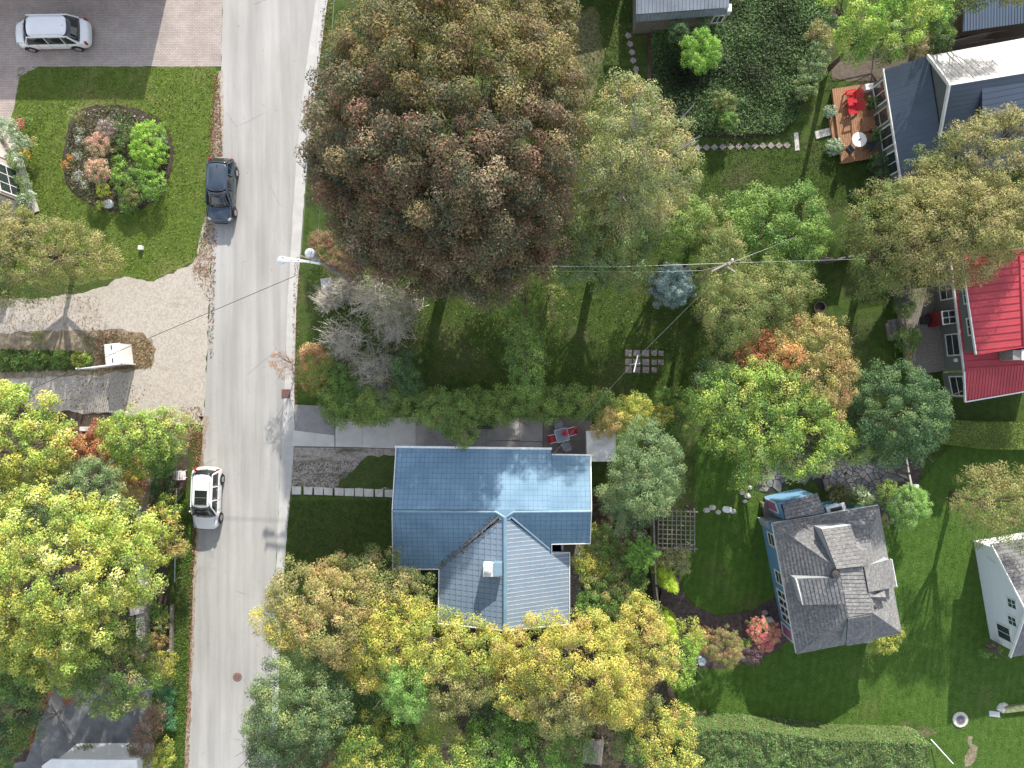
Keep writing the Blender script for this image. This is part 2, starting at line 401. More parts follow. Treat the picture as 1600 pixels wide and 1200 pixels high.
def fitplane(pts):
    A = np.array([tuple(p) for p in pts]); c = A.mean(0); X = np.c_[A[:, :2] - c[:2], np.ones(len(A))]
    s, *_ = np.linalg.lstsq(X, A[:, 2], rcond=None)
    n = Vector((-s[0], -s[1], 1)).normalized()
    return Vector((c[0], c[1], s[2])), n
def slope(parent, px, mode, width, mat, piece, thick=.13, lip=.028, rib=0, ribmat=None, ribh=.02, ribw=.035, world=False, name='roof', splits=0, label=None, gap=0.0, basemat=None):
    pts = [Vector(p) if world else W(*p) for p in px]
    o, n = fitplane(pts)
    u = n.cross(Vector((0, 0, 1))); u = u.normalized() if u.length > 1e-3 else Vector((1, 0, 0))
    v = u.cross(n); v = -v if v.z < 0 else v; v.normalize()
    def proj(p): return Vector((p.x, p.y, o.z - (n.x*(p.x-o.x) + n.y*(p.y-o.y)) / n.z))
    P3 = [proj(p) for p in pts]
    P2 = [((p - o).dot(u), (p - o).dot(v)) for p in P3]
    def to3(q, off): return o + u * q[0] + v * q[1] + n * off
    base = MB(); base.slab3(P3, n, -thick, 0.0); ro = base.build(name, basemat or mat, parent)  # a darker basemat paints the shadow lines in the course gaps
    if label: ro['label'] = label
    us = [q[0] for q in P2]; vs = [q[1] for q in P2]
    def strip(poly, offs, nm):
        if parea(poly) < 0.01: return
        k = len(poly); mb = MB()
        mb.v = [tuple(to3(q, .001)) for q in poly] + [tuple(to3(q, offs(q))) for q in poly]
        mb.f = [tuple(range(k, 2*k)), tuple(range(k))[::-1]] + [(i, (i+1) % k, k + (i+1) % k, k + i) for i in range(k)]
        mb.build(nm, mat, ro)
    if mode == 'course':
        v0 = min(vs); 
        while v0 < max(vs) - .02:
            v1 = v0 + width; pl = clip2(clip2(P2, 0, 1, v1 - gap), 0, -1, -v0)
            strip(pl, lambda q, v0=v0: .006 + lip * (1 - (q[1] - v0) / width), piece); v0 = v1
    elif mode == 'seam':
        u0 = min(us)
        while u0 < max(us) - .02:
            u1 = u0 + width; pl = clip2(clip2(P2, 1, 0, u1 - .004), -1, 0, -u0 - .004)
            strip(pl, lambda q: .012, piece); u0 = u1
    if rib:
        mb = MB(); u0 = min(us) + rib * .5
        while u0 < max(us):
            pl = clip2(clip2(P2, 1, 0, u0 + ribw/2), -1, 0, -(u0 - ribw/2))
            if parea(pl) > .005:
                k = len(pl); b = len(mb.v)
                mb.v += [tuple(to3(q, .004)) for q in pl] + [tuple(to3(q, ribh + (lip if mode == 'course' else .012))) for q in pl]
                mb.f += [tuple(range(b+k, b+2*k))] + [(b+i, b+(i+1) % k, b+k+(i+1) % k, b+k+i) for i in range(k)]
            u0 += rib
        mb.build('roof_ribs', ribmat or mat, parent, kind='stuff')
    return ro, P3, n
def cap(parent, px, r, mat, name='ridge_cap', world=False):
    pts = [Vector(p) if world else W(*p) for p in px]
    return MB().tube(pts, r, 8).build(name, mat, parent, smooth=True)
def trim(parent, px, wd, ht, mat, name='fascia', world=False, dz=0):
    pts = [Vector(p) if world else W(*p) for p in px]; mb = MB()
    for p, q in zip(pts, pts[1:]): mb.bar(p + Vector((0, 0, dz)), q + Vector((0, 0, dz)), wd, ht)
    return mb.build(name, mat, parent)
def walls(parent, poly, h, mat, z0=0.0, name='wall'):
    """each side of the footprint is its own wall part; top heights may vary per corner"""
    n = len(poly); hh = h if hasattr(h, '__len__') else [h] * n
    cx = sum(p[0] for p in poly) / n; cy = sum(p[1] for p in poly) / n
    for i in range(n):
        p, q = Vector(poly[i]), Vector(poly[(i+1) % n]); d = (q - p).normalized(); nn = Vector((d.y, -d.x))
        if nn.dot(Vector((cx, cy)) - p) < 0: nn = -nn
        t = .15; p2 = p + nn * t + d * t * .0; q2 = q + nn * t
        e = d * .152
        MB().prism([tuple(p), tuple(q - e), tuple(q2 - e), tuple(p2)], z0, [hh[i], hh[(i+1) % n], hh[(i+1) % n], hh[i]]).build(name, mat, parent)
def gable(parent, a, top, b, mat, inward, name='gable_wall'):
    a, top, b = Vector(a), Vector(top), Vector(b); t = Vector((*inward, 0)).normalized() * .15
    mb = MB(); mb.v = [tuple(x) for x in (a, b, top, a + t, b + t, top + t)]
    mb.f = [(0, 1, 2), (5, 4, 3), (0, 3, 4, 1), (1, 4, 5, 2), (2, 5, 3, 0)]
    return mb.build(name, mat, parent)
def window(parent, a, b, s, z, wd, ht, cen, nx=1, ny=2, fmat=None, glass=None, name='window', fw=.09, label=None, proud=.05):
    """a,b wall base ends (x,y); s distance along; z sill height"""
    fmat = fmat or WHITE; glass = glass or GLASS
    a, b = Vector((a[0], a[1])), Vector((b[0], b[1])); d = (b - a).normalized(); nn = Vector((d.y, -d.x))
    if nn.dot(Vector(cen[:2]) - a) > 0: nn = -nn
    D = Vector((d.x, d.y, 0)); N = Vector((nn.x, nn.y, 0)); Z = Vector((0, 0, 1)); o = Vector((a.x, a.y, z)) + D * s + N * proud * .5
    mb = MB()
    mb.bar(o, o + D * wd, proud + .02, fw, Z) ; mb.bar(o + Z * ht, o + Z * ht + D * wd, proud + .02, fw, Z)
    mb.bar(o - Z * fw / 2, o + Z * (ht + fw / 2), proud + .024, fw * 1.02, D); mb.bar(o + D * wd - Z * fw / 2, o + D * wd + Z * (ht + fw / 2), proud + .024, fw * 1.02, D)
    for i in range(1, nx): mb.bar(o + D * wd * i / nx, o + D * wd * i / nx + Z * ht, proud, fw * .6, D)
    for j in range(1, ny): mb.bar(o + Z * ht * j / ny, o + Z * ht * j / ny + D * wd, proud * .9, fw * .6, Z)
    f = mb.build(name, fmat, parent)
    if label: f['label'] = label
    for i in range(nx):
        for j in range(ny):
            p = o + D * wd * (i + .5) / nx + Z * (ht * (j + .5) / ny)
            g = MB(); g.bar(p - D * wd * .49 / nx, p + D * wd * .49 / nx, .02, ht * .98 / ny, Z); g.build('pane', glass, f)
    return f

def shingle_mat(name, c, c2, light):
    m = bpy.data.materials.new(name); t, b, out = nodes(m)
    v = tex(t, 'VOR', scale=8.5, co=coords(t, (1, 1, .5))); n = tex(t, scale=.5, detail=3); f = tex(t, scale=25, detail=2)
    c0 = ramp(t, v.outputs['Color'], [(.15, c), (.6, c2), (.95, light)])
    c0 = mix(t, c0, ramp(t, n.outputs[0], [(.35, .93), (.65, 1.06)]), 1.0, 'MULTIPLY')
    c0 = mix(t, c0, ramp(t, f.outputs[0], [(.3, .8), (.7, 1.2)]), 1.0, 'MULTIPLY')
    t.links.new(c0, b.inputs['Base Color']); b.inputs['Roughness'].default_value = .9
    bump(t, b, f.outputs[0], .01); return m

# ---------------------------------------------------------------- ground and paving
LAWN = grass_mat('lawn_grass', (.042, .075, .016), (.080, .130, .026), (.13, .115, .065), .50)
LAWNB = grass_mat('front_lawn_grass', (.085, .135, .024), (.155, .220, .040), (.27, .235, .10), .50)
LAWND = grass_mat('side_lawn_grass', (.060, .100, .024), (.095, .145, .034), (.12, .095, .05), .56)  # darker than the front lawn, shade put into the grass colour
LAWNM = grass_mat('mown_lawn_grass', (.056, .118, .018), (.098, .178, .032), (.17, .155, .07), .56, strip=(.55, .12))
def road_mat():
    m = bpy.data.materials.new('asphalt'); t, b, out = nodes(m)
    a = tex(t, scale=.5, detail=6, co=coords(t, (1, .35, 1))); f = tex(t, scale=45, detail=3, rough=.8); st = tex(t, scale=1.6, detail=5, co=coords(t, (1.0, .045, 1), (0, 0, .045)))
    c = ramp(t, a.outputs[0], [(.3, (.31, .303, .29)), (.7, (.38, .372, .358))])
    c = mix(t, c, ramp(t, f.outputs[0], [(.28, .80), (.72, 1.16)]), 1.0, 'MULTIPLY')
    c = mix(t, c, ramp(t, st.outputs[0], [(.35, .84), (.6, 1.05)]), 1.0, 'MULTIPLY')
    n = tex(t, scale=1.2, detail=5); wv = mix(t, coords(t), n.outputs[1], .25)
    v = tex(t, 'VOR', scale=.17, co=wv); v.feature = 'DISTANCE_TO_EDGE'
    cr = ramp(t, v.outputs['Distance'], [(0.0, 1.0), (.0035, .9), (.006, 0.0)])
    gate = ramp(t, tex(t, scale=.35, detail=3).outputs[0], [(.50, 0.0), (.58, .32)])
    mm = t.nodes.new('ShaderNodeMath'); mm.operation = 'MULTIPLY'; t.links.new(cr, mm.inputs[0]); t.links.new(gate, mm.inputs[1])
    c = mix(t, c, (.13, .125, .12), mm.outputs[0])
    sp = tex(t, scale=2.3, detail=2); spots = ramp(t, sp.outputs[0], [(.70, 0.0), (.76, .45)]); c = mix(t, c, (.2, .19, .18), spots)
    t.links.new(c, b.inputs['Base Color']); b.inputs['Roughness'].default_value = .88; bump(t, b, f.outputs[0], .006); return m
ROADM = road_mat()
def gravel_mat(name, c, c2, dirt, amt=.55, sc=9):
    m = bpy.data.materials.new(name); t, b, out = nodes(m)
    v = tex(t, 'VOR', scale=sc); n = tex(t, scale=.8, detail=6, rough=.7, co=coords(t, (.35, 1.5, 1))); f = tex(t, scale=30, detail=3, rough=.8)
    c0 = ramp(t, v.outputs['Color'], [(.2, c2), (.7, c)])
    c0 = mix(t, c0, ramp(t, f.outputs[0], [(.3, .72), (.7, 1.25)]), 1.0, 'MULTIPLY')
    c0 = mix(t, c0, dirt, ramp(t, n.outputs[0], [(amt, 0.0), (amt + .15, .85)]))
    t.links.new(c0, b.inputs['Base Color']); b.inputs['Roughness'].default_value = .95; bump(t, b, f.outputs[0], .03); return m
GRAVEL = gravel_mat('pale_gravel', (.45, .41, .36), (.36, .32, .275), (.27, .23, .18), .58)
GRAVEL2 = gravel_mat('weedy_gravel', (.36, .32, .29), (.24, .21, .185), (.07, .075, .03), .52, 6)
SOIL = M('soil', (.085, .062, .045), (.045, .034, .025), scale=3, rough=.95, bmp=.05, fine=.3)
MULCH = M('mulch', (.105, .078, .075), (.055, .04, .038), scale=4, rough=.95, bmp=.05, fine=.3)
DIRT = M('dry_dirt', (.30, .25, .18), (.17, .13, .085), scale=2.5, rough=.95, bmp=.03, fine=.25)
def brick_mat():
    m = bpy.data.materials.new('pink_paving_brick'); t, b, out = nodes(m)
    br = tex(t, 'BRICK', scale=1.0); br.inputs['Color1'].default_value = (.40, .345, .315, 1); br.inputs['Color2'].default_value = (.335, .285, .26, 1)
    br.inputs['Mortar'].default_value = (.20, .175, .16, 1); br.inputs['Mortar Size'].default_value = .012; br.inputs['Brick Width'].default_value = .24; br.inputs['Row Height'].default_value = .12
    n = tex(t, scale=.7, detail=6); c = mix(t, br.outputs[0], ramp(t, n.outputs[0], [(.35, .86), (.65, 1.1)]), 1.0, 'MULTIPLY')
    t.links.new(c, b.inputs['Base Color']); b.inputs['Roughness'].default_value = .9; return m
BRICKP = brick_mat()
WORN = grass_mat('worn_turf', (.050, .090, .018), (.10, .15, .035), (.27, .215, .14), .36)
DARKASPH = M('dark_asphalt', (.19, .195, .205), (.12, .123, .13), scale=1.4, rough=.85, bmp=.006, bscale=50, fine=.25)
PATCHASPH = M('patched_asphalt', (.27, .255, .255), (.22, .21, .21), scale=2, rough=.85, fine=.15)

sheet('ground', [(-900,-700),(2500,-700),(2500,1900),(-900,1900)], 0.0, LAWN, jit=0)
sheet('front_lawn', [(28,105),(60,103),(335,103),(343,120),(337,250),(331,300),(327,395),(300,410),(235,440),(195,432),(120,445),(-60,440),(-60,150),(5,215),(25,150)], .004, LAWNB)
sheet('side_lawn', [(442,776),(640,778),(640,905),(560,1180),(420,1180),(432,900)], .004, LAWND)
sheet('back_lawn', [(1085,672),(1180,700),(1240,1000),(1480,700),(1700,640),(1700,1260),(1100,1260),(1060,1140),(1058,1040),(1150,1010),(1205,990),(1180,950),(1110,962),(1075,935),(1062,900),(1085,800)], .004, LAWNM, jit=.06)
sheet('dirt_strip', [(1060,1120),(1180,1128),(1300,1142),(1440,1150),(1465,1146),(1440,1128),(1330,1136),(1200,1120),(1100,1118)], .008, WORN)
sheet('dirt_path', [(1512,1150),(1520,1150),(1518,1162),(1528,1166),(1522,1190),(1508,1198),(1508,1180),(1516,1168)], .008, DIRT, jit=.12)
road_px = [(350,-120),(356,-650),(560,-650),(516,-120),(505,0),(463,400),(457,520),(440,700),(431,900),(424,1050),(418,1320),(396,1880),(256,1880),(284,1320),(290,1200),(303,900),(316,700),(322,600),(329,440),(338,250),(346,105),(348,0)]
sheet('road', road_px, .012, ROADM, jit=.03)
sheet('gutter', [(516,-120),(524,-120),(512,0),(500,90),(480,250),(463,480),(460,600),(460,690),(453,780),(443,905),(436,1050),(430,1320),(418,1320),(424,1050),(431,900),(440,700),(445,600),(449,480),(463,250),(480,90),(494,0),(505,-120)], .016,
      M('gutter_concrete', (.46, .45, .435), (.39, .38, .37), scale=1.2, rough=.88, fine=.10, bmp=.004), jit=.02)
sheet('brick_driveway', [(-120,-120),(352,-120),(348,0),(346,104),(60,104),(30,120),(22,170),(8,215),(-120,215)], .008, BRICKP, jit=.03)
sheet('gravel_driveway', [(-120,470),(60,466),(130,458),(195,432),(240,440),(300,412),(330,385),(329,440),(322,600),(318,665),(200,650),(100,668),(-120,668)], .008, GRAVEL, jit=.14)
sheet('drive_island', [(-120,522),(0,520),(80,516),(180,514),(225,520),(244,545),(238,572),(200,582),(110,588),(0,592),(-120,592)], .016, DIRT, jit=.12)
sheet('road_shoulder', [(348,110),(340,112),(330,240),(323,330),(300,420),(325,440),(333,380),(341,300),(349,200)], .016, gravel_mat('shoulder_grit', (.42, .37, .32), (.30, .25, .20), (.16, .10, .07), .5), jit=.10)
sheet('roadside_grit', [(302,650),(318,650),(312,740),(303,900),(296,1050),(288,1200),(284,1230),(292,1230),(299,1100),(307,900),(318,720),(326,650)], .016, MATS.get('x') or gravel_mat('verge_grit', (.38, .32, .27), (.27, .2, .16), (.2, .12, .08), .5), jit=.08)
sheet('parking_gravel', [(452,696),(620,698),(620,764),(452,762)], .008, GRAVEL2, jit=.05)
sheet('dry_lawn_patch', [(575,712),(617,712),(617,764),(520,764),(545,740)], .016, LAWND, jit=.2)
sheet('rear_driveway', [(20,1200),(45,1170),(62,1120),(75,1060),(90,1040),(240,1060),(232,1200),(232,1330),(0,1330)], .008, DARKASPH, jit=.08)
sheet('pale_path', [(68,1000),(90,1000),(92,1100),(84,1190),(66,1190),(74,1100)], .012, M('worn_asphalt', (.2,.2,.2), (.13,.13,.135), scale=1.5, fine=.2), jit=.12)
sheet('island_bed', [(122,172),(150,163),(185,163),(215,170),(240,180),(258,196),(268,215),(273,240),(270,265),(262,290),(248,312),(225,326),(195,334),(165,330),(140,320),(118,306),(104,288),(97,262),(99,235),(106,205),(112,185)], .012, SOIL)
sheet('ground_cover_bed', [(1015,25),(1300,-80),(1310,60),(1262,150),(1240,190),(1215,212),(1150,216),(1080,214),(1040,190),(1018,140),(1010,80)], .008, SOIL)
sheet('mulch_bed', [(1030,870),(1060,895),(1066,925),(1085,948),(1120,962),(1175,955),(1215,930),(1235,1000),(1190,1030),(1130,1045),(1080,1045),(1040,1010),(1028,950)], .010, MULCH)
sheet('shade_bed', [(1380,730),(1440,715),(1432,800),(1385,822)], .010, MULCH)
sheet('understory', [(560,905),(690,965),(690,1200),(1060,1200),(1060,1100),(1035,1040),(1025,800),(925,770),(890,860),(890,990),(700,985),(640,900)], .010, SOIL)
sheet('left_understory', [(-100,600),(60,640),(200,650),(300,668),(292,760),(262,790),(266,1040),(245,1060),(200,1050),(80,1070),(40,1190),(-100,1190)], .010, SOIL)
sheet('right_alley', [(1462,20),(1620,-40),(1620,80),(1375,130),(1300,125),(1300,95)], .010, M('alley_soil', (.12,.09,.065), (.07,.05,.035), scale=3, bmp=.04, fine=.25))
sheet('deck_side_bed', [(1360,240),(1395,240),(1405,300),(1360,300)], .010, SOIL)
sheet('worn_lawn', [(860,20),(930,10),(945,85),(930,150),(905,135),(870,100)], .006, WORN, jit=.3)
sheet('rust_bed', [(1012,40),(1045,35),(1040,75),(1020,120),(1012,130)], .012, M('red_litter', (.14,.07,.05), (.07,.045,.03), scale=5, fine=.3), jit=.15)

# concrete driveway in slabs, asphalt patch
drv = sheet('driveway', [(459,640),(523,652),(910,652),(925,655),(925,722),(860,722),(640,703),(566,700),(457,699)], .012, M('joint_grit', (.10, .095, .09)), jit=0)
def slab_run(polys, z, th, mat, parent, name='slab', gap=.012):
    for p in polys:
        P = [Vector(G(*q)) for q in p]; c = sum(P, Vector((0, 0))) / len(P)
        P = [q + (c - q).normalized() * gap for q in P]
        MB().prism([tuple(q) for q in P], z, z + th + random.uniform(0, .004)).build(name, mat, parent)
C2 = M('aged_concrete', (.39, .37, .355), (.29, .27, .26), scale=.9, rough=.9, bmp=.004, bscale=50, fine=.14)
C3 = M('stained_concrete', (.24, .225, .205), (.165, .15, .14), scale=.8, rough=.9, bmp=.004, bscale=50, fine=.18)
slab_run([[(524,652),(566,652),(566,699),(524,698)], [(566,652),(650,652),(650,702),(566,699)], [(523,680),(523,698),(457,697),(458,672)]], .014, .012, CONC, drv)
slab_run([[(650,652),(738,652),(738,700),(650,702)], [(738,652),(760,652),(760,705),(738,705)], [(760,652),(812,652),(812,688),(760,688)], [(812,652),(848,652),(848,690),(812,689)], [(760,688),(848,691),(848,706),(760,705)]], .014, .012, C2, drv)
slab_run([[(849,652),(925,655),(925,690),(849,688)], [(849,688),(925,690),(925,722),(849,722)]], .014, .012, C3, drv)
slab_run([[(461,632),(505,634),(523,651),(523,680),(461,672)]], .014, .010, PATCHASPH, drv, 'asphalt_patch')

# stepping stones
def stones(pls, label, cat, group, mat, name, z=.012, th=.05):
    for k, p in enumerate(pls):
        mb = MB(); P = [G(*q) for q in p]; c = (sum(x for x, _ in P)/len(P), sum(y for _, y in P)/len(P))
        n = len(P); ins = [(c[0]+(x-c[0])*.94, c[1]+(y-c[1])*.94) for x, y in P]
        t = th + random.uniform(-.008, .008)
        mb.prism(P, 0, t - .015); mb.prism(ins, t - .015, t)
        props(mb.build(name, mat), label[k] if isinstance(label, list) else label, cat, group)
PALE = M('pale_stone', (.56, .54, .50), (.43, .41, .38), scale=3, rough=.85, bmp=.01, fine=.12)
xs = [456.5, 471, 475, 489, 492, 507, 520, 523, 538, 555, 570, 585, 600, 613]
row = [(456,471), (474.5,488.5), (491,505), (506,520), (523,537.5), (538.5,553.5), (554.5,568), (569,584), (586,599), (601,614)]
ORD = ['first','second','third','fourth','fifth','sixth','seventh','eighth','ninth','tenth','eleventh','twelfth','thirteenth','fourteenth','fifteenth']
lab = ['pale square stepping stone nearest the road kerb'] + ['pale square stepping stone, %s from the road in the front row' % ORD[i] for i in range(1, 9)] + ['pale square stepping stone touching the blue roofed house']
stones([[(a, 760+i*.5+random.uniform(-.6,.6)), (b, 760.5+i*.5+random.uniform(-.6,.6)), (b-.5, 772.5+i*.5), (a+.3, 772+i*.5+random.uniform(-.6,.6))] for i, (a, b) in enumerate(row)],
       lab, 'paving slab', 'stepping stones from road to blue roofed house', PALE, 'stepping_stone')
BRK = M('weathered_slab', (.30, .25, .24), (.22, .19, .185), scale=4, rough=.9, bmp=.01, fine=.15)
dm = []
for i in range(12):
    x = 1091 + i * 12.6; y = 231 - i * .35; r = 6.2; dm.append([(x-r,y),(x,y-r*.9),(x+r,y),(x,y+r*.9)])
stones(dm, ['small diamond paver, %s from the west in the straight garden row' % ORD[i] for i in range(12)], 'paving stone', 'diamond pavers edging the ground cover', BRK, 'paver')
dm = []
for (x, y) in ((981,56),(984,69),(987,82),(989,95),(993,108),(995,121),(998,133),(1003,146),(1007,159),(1012,171)):
    r = 5.2; dm.append([(x-r,y),(x-r*.3,y-r),(x+r*.9,y-r*.5),(x+r,y+r*.4),(x,y+r)])
stones(dm, ['small rough paver, %s below the grey shed in the curving path' % ORD[i] for i in range(10)], 'paving stone', 'pavers in the curving path', BRK, 'paver')
dm = []
for j, y in enumerate((552, 566, 578)):
    for i, x in enumerate((982, 995, 1009, 1022, 1033)):
        if j == 2 and i > 3: continue
        a = 5.4 if i < 3 else 4.4; dm.append([(x-a+random.uniform(-1,1), y-a), (x+a, y-a+random.uniform(-1,1)), (x+a-.5, y+a), (x-a, y+a-1)])
stones(dm, ['grey square slab, %s counted from the top left of the clothes post grid' % ORD[i] for i in range(14)], 'paving slab', 'slab grid on the shaded lawn', BRK, 'patio_slab', th=.04)
def rock(px, py, r, label, mat=PALE, group=None, h=.25):
    x, y = G(px, py); bm = bmesh.new(); bmesh.ops.create_icosphere(bm, subdivisions=2, radius=1)
    sd_ = random.uniform(0, 50)
    for v in bm.verts:
        k = 1 + .28 * noise.noise(v.co * 1.5 + Vector((sd_, 0, 0))); v.co = Vector((v.co.x * r * k * 1.15 + x, v.co.y * r * k * .85 + y, max(-.02, v.co.z * h * k)))
    me = bpy.data.meshes.new('rock'); bm.to_mesh(me); bm.free(); me.materials.append(mat)
    o = bpy.data.objects.new('rock', me); COL.objects.link(o); OFF[o.name] = Vector(); return props(o, label, 'rock', group)
for k_, (a, b, r) in enumerate(((1104,797,.22),(1113,793,.24),(1122,800,.2),(1136,796,.3),(1145,799,.2),(1168,775,.22),(1160,770,.2),(1171,762,.18),(1164,783,.16))):
    rock(a, b, r, 'small white rock on the back lawn, %s counted eastward from the pergola' % ORD[k_], WHITE if r > .28 else PALE, 'white rocks edging the back lawn', .14)
rock(1201,968,.3,'pale boulder above the pink hydrangea beside the blue wall'); rock(1195,957,.24,'small boulder tucked by the blue cottage west wall', BRK)
rock(169,319,.4,'white boulder at the lower edge of the round flower bed', WHITE)
rock(1568,1106,.42,'pale rock at the end of the short lawn wall', PALE)
stones([[(1272,206),(1296,200),(1299,211),(1275,218)]], 'large pale step slab west of the cedar deck', 'step stone', None, PALE, 'step_stone', th=.08)
stones([[(1240,208),(1247,207),(1249,235),(1242,236)]], 'narrow upright edging slab at the east end of the pavers', 'edging stone', None, PALE, 'edging_stone')
stones([[(1386,501),(1404,497),(1406,519),(1388,521)]], 'flagstone at the foot of the weathered deck steps', 'step stone', None, BRK, 'step_stone')
stones([[(1545,1110),(1562,1112),(1562,1121),(1545,1119)]], 'thin bluish slab lying on the lawn by the manhole ring', 'slab', None, GALV, 'lawn_slab')
stones([[(1083,1113),(1103,1110),(1104,1119),(1086,1120)]], 'small buff slab in the grass near the long hedge', 'slab', None, DIRT, 'lawn_slab')
stones([[(1566,1102),(1600,1098),(1640,1096),(1640,1106),(1600,1108),(1567,1112)]], 'low mossy stone edging at the lower right border', 'edging', None, M('mossy_stone', (.22,.23,.12), (.10,.14,.05), scale=4), 'edging_stone', th=.25)

# crazy paving: Voronoi cells inside the patio outline
patio = [(1178,765),(1186,742),(1215,716),(1262,706),(1330,712),(1372,716),(1400,702),(1418,722),(1388,735),(1382,800),(1376,812),(1352,790),(1330,770),(1300,770),(1285,765),(1262,745),(1200,772)]
PP = [G(*p) for p in patio]
pf = sheet('flagstone_patio', patio, .012, M('patio_joint', (.03, .03, .03)), jit=0)
seeds = scatter_pts(PP, 170)
FS = [M('flagstone_%s' % n_, c, c2, scale=3, rough=.8, bmp=.01, fine=.15) for n_, c, c2 in (('blue', (.24,.245,.26), (.17,.175,.19)), ('buff', (.28,.26,.25), (.2,.185,.18)), ('grey', (.19,.19,.2), (.13,.13,.14)))]
for _ in range(2):   # relax
    pass
for i, s in enumerate(seeds):
    poly = [(s[0]-1.2, s[1]-1.2), (s[0]+1.2, s[1]-1.2), (s[0]+1.2, s[1]+1.2), (s[0]-1.2, s[1]+1.2)]
    for j, q in enumerate(seeds):
        dx, dy = q[0]-s[0], q[1]-s[1]; dd = math.hypot(dx, dy)
        if j == i or dd > 2.4 or dd < 1e-5: continue
        poly = clip2(poly, dx/dd, dy/dd, (dx*(s[0]+q[0])/2 + dy*(s[1]+q[1])/2)/dd - .025)
        if len(poly) < 3: break
    if len(poly) < 3 or parea(poly) < .03: continue
    ok = inpoly(np.array(poly), PP)
    if ok.sum() < len(poly) * .6: continue
    MB().prism(poly, .013, .045 + random.uniform(0, .02)).build('flagstone', FS[i % 3], pf)

# leaf litter and grass blades: uncountable
def litter(name, polys, n, pl, size, z=.02, spread=None):
    P = np.concatenate([scatter_pts([G(*p) for p in q], n // len(polys)) for q in polys])
    k = len(P); Q = np.c_[P, np.full(k, z) + rng.uniform(0, .03, k)]
    N = rng.normal(0, .35, (k, 3)) + np.array([0, 0, 1]); ci = pick(pl, k); ca = np.array([p[1] for p in pl])
    C = np.clip(ca[ci] * rng.uniform(.6, 1.35, (k, 1)), .004, .8)
    return quads_mesh(name, Q, N, size * rng.uniform(.5, 1.4, k), .65, C, kind='stuff')
P_LIT = pal((3, (.26,.15,.08)), (2, (.18,.10,.06)), (1, (.36,.24,.12)))
litter('fallen_leaves', [[(343,112),(334,118),(326,245),(348,245)]], 1100, P_LIT, .10)
litter('fallen_leaves', [[(340,350),(322,350),(300,430),(325,470),(328,560),(333,560)]], 700, P_LIT, .10)
litter('fallen_leaves', [[(303,660),(318,680),(306,880),(300,880)], [(303,880),(296,880),(288,1200),(296,1200)]], 1800, P_LIT, .09)
litter('fallen_leaves', [[(150,515),(225,520),(244,545),(236,575),(150,580)]], 1300, P_LIT, .11, .03)
litter('fallen_leaves', [[(280,635),(316,635),(312,710),(290,700)]], 400, P_LIT, .1)
litter('fallen_leaves', [[(0,580),(190,590),(240,600),(200,660),(0,660)]], 450, P_LIT, .1)
litter('fallen_leaves', [[(460,400),(470,400),(464,630),(455,630)], [(508,0),(520,0),(500,150),(488,150)]], 700, P_LIT, .09)
litter('fallen_leaves', [[(456,725),(617,715),(617,762),(456,762)]], 1600, pal((2,(.07,.06,.04)),(2,(.12,.10,.06)),(1,(.09,.11,.04))), .08)
litter('fallen_leaves', [[(650,440),(820,440),(800,600),(650,600)], [(860,460),(1080,470),(1080,600),(860,600)]], 700, pal((1,(.3,.26,.12)),(1,(.2,.12,.07))), .09, .05)
litter('fallen_leaves', [[(860,0),(1000,0),(1000,160),(900,180)]], 500, P_LIT, .09, .05)
litter('fallen_leaves', [[(-20,470),(160,462),(160,520),(-20,525)]], 700, P_LIT, .08)
litter('bed_plants', [[(125,176),(170,168),(215,175),(262,215),(265,250),(255,290),(236,318),(180,326),(142,318),(112,296),(102,270),(106,210)]], 5200, pal((3,(.10,.13,.045)),(2,(.16,.16,.07)),(2,(.07,.10,.035)),(1,(.26,.21,.14)),(.3,(.4,.36,.4))), .13, .06)
litter('bed_plants', [[(560,915),(690,965),(690,1195),(1060,1195),(1060,1100),(1030,1040),(1020,800),(925,775),(893,860),(893,985),(700,980)]], 6000, pal((3,(.06,.09,.03)),(1,(.12,.15,.04)),(1,(.1,.07,.05))), .15, .2)
def blades(name, px, n, pl, size=.13, excl=()):
    poly = [G(*p) for p in px]; P = scatter_pts(poly, n)
    for e in excl: P = P[~inpoly(P, [G(*q) for q in e])]
    k = len(P); Q = np.c_[P, rng.uniform(.02, .05, k)]
    N = rng.normal(0, 1, (k, 3)) + np.array([0, 0, .5]); ci = pick(pl, k); ca = np.array([p[1] for p in pl])
    C = np.clip(ca[ci] * rng.uniform(.7, 1.3, (k, 1)), .004, .8)
    return quads_mesh(name, Q, N, size * rng.uniform(.5, 1.3, k), .28, C, kind='stuff')
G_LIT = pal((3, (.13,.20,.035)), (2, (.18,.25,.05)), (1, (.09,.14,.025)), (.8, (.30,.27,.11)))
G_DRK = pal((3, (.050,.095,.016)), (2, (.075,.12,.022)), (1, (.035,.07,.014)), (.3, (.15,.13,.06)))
G_MOW = pal((3, (.068,.14,.022)), (2, (.095,.18,.03)), (.4, (.17,.17,.06)))
ISL = [(105,165),(215,170),(268,215),(272,250),(262,290),(240,322),(180,332),(110,300),(98,270)]
blades('grass', [(28,105),(335,104),(341,120),(335,250),(326,390),(235,438),(195,430),(-40,440),(-40,200),(20,215)], 30000, G_LIT, .14, [ISL])
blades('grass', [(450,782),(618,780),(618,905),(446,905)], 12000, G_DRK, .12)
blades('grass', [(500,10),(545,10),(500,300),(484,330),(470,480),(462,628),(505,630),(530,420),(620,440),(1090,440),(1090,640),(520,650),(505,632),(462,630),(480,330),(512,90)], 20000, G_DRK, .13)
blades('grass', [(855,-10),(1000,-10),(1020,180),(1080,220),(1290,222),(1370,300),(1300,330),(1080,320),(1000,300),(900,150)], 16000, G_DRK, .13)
blades('grass', [(1085,672),(1180,700),(1200,960),(1110,958),(1064,920)], 8000, G_MOW, .09)
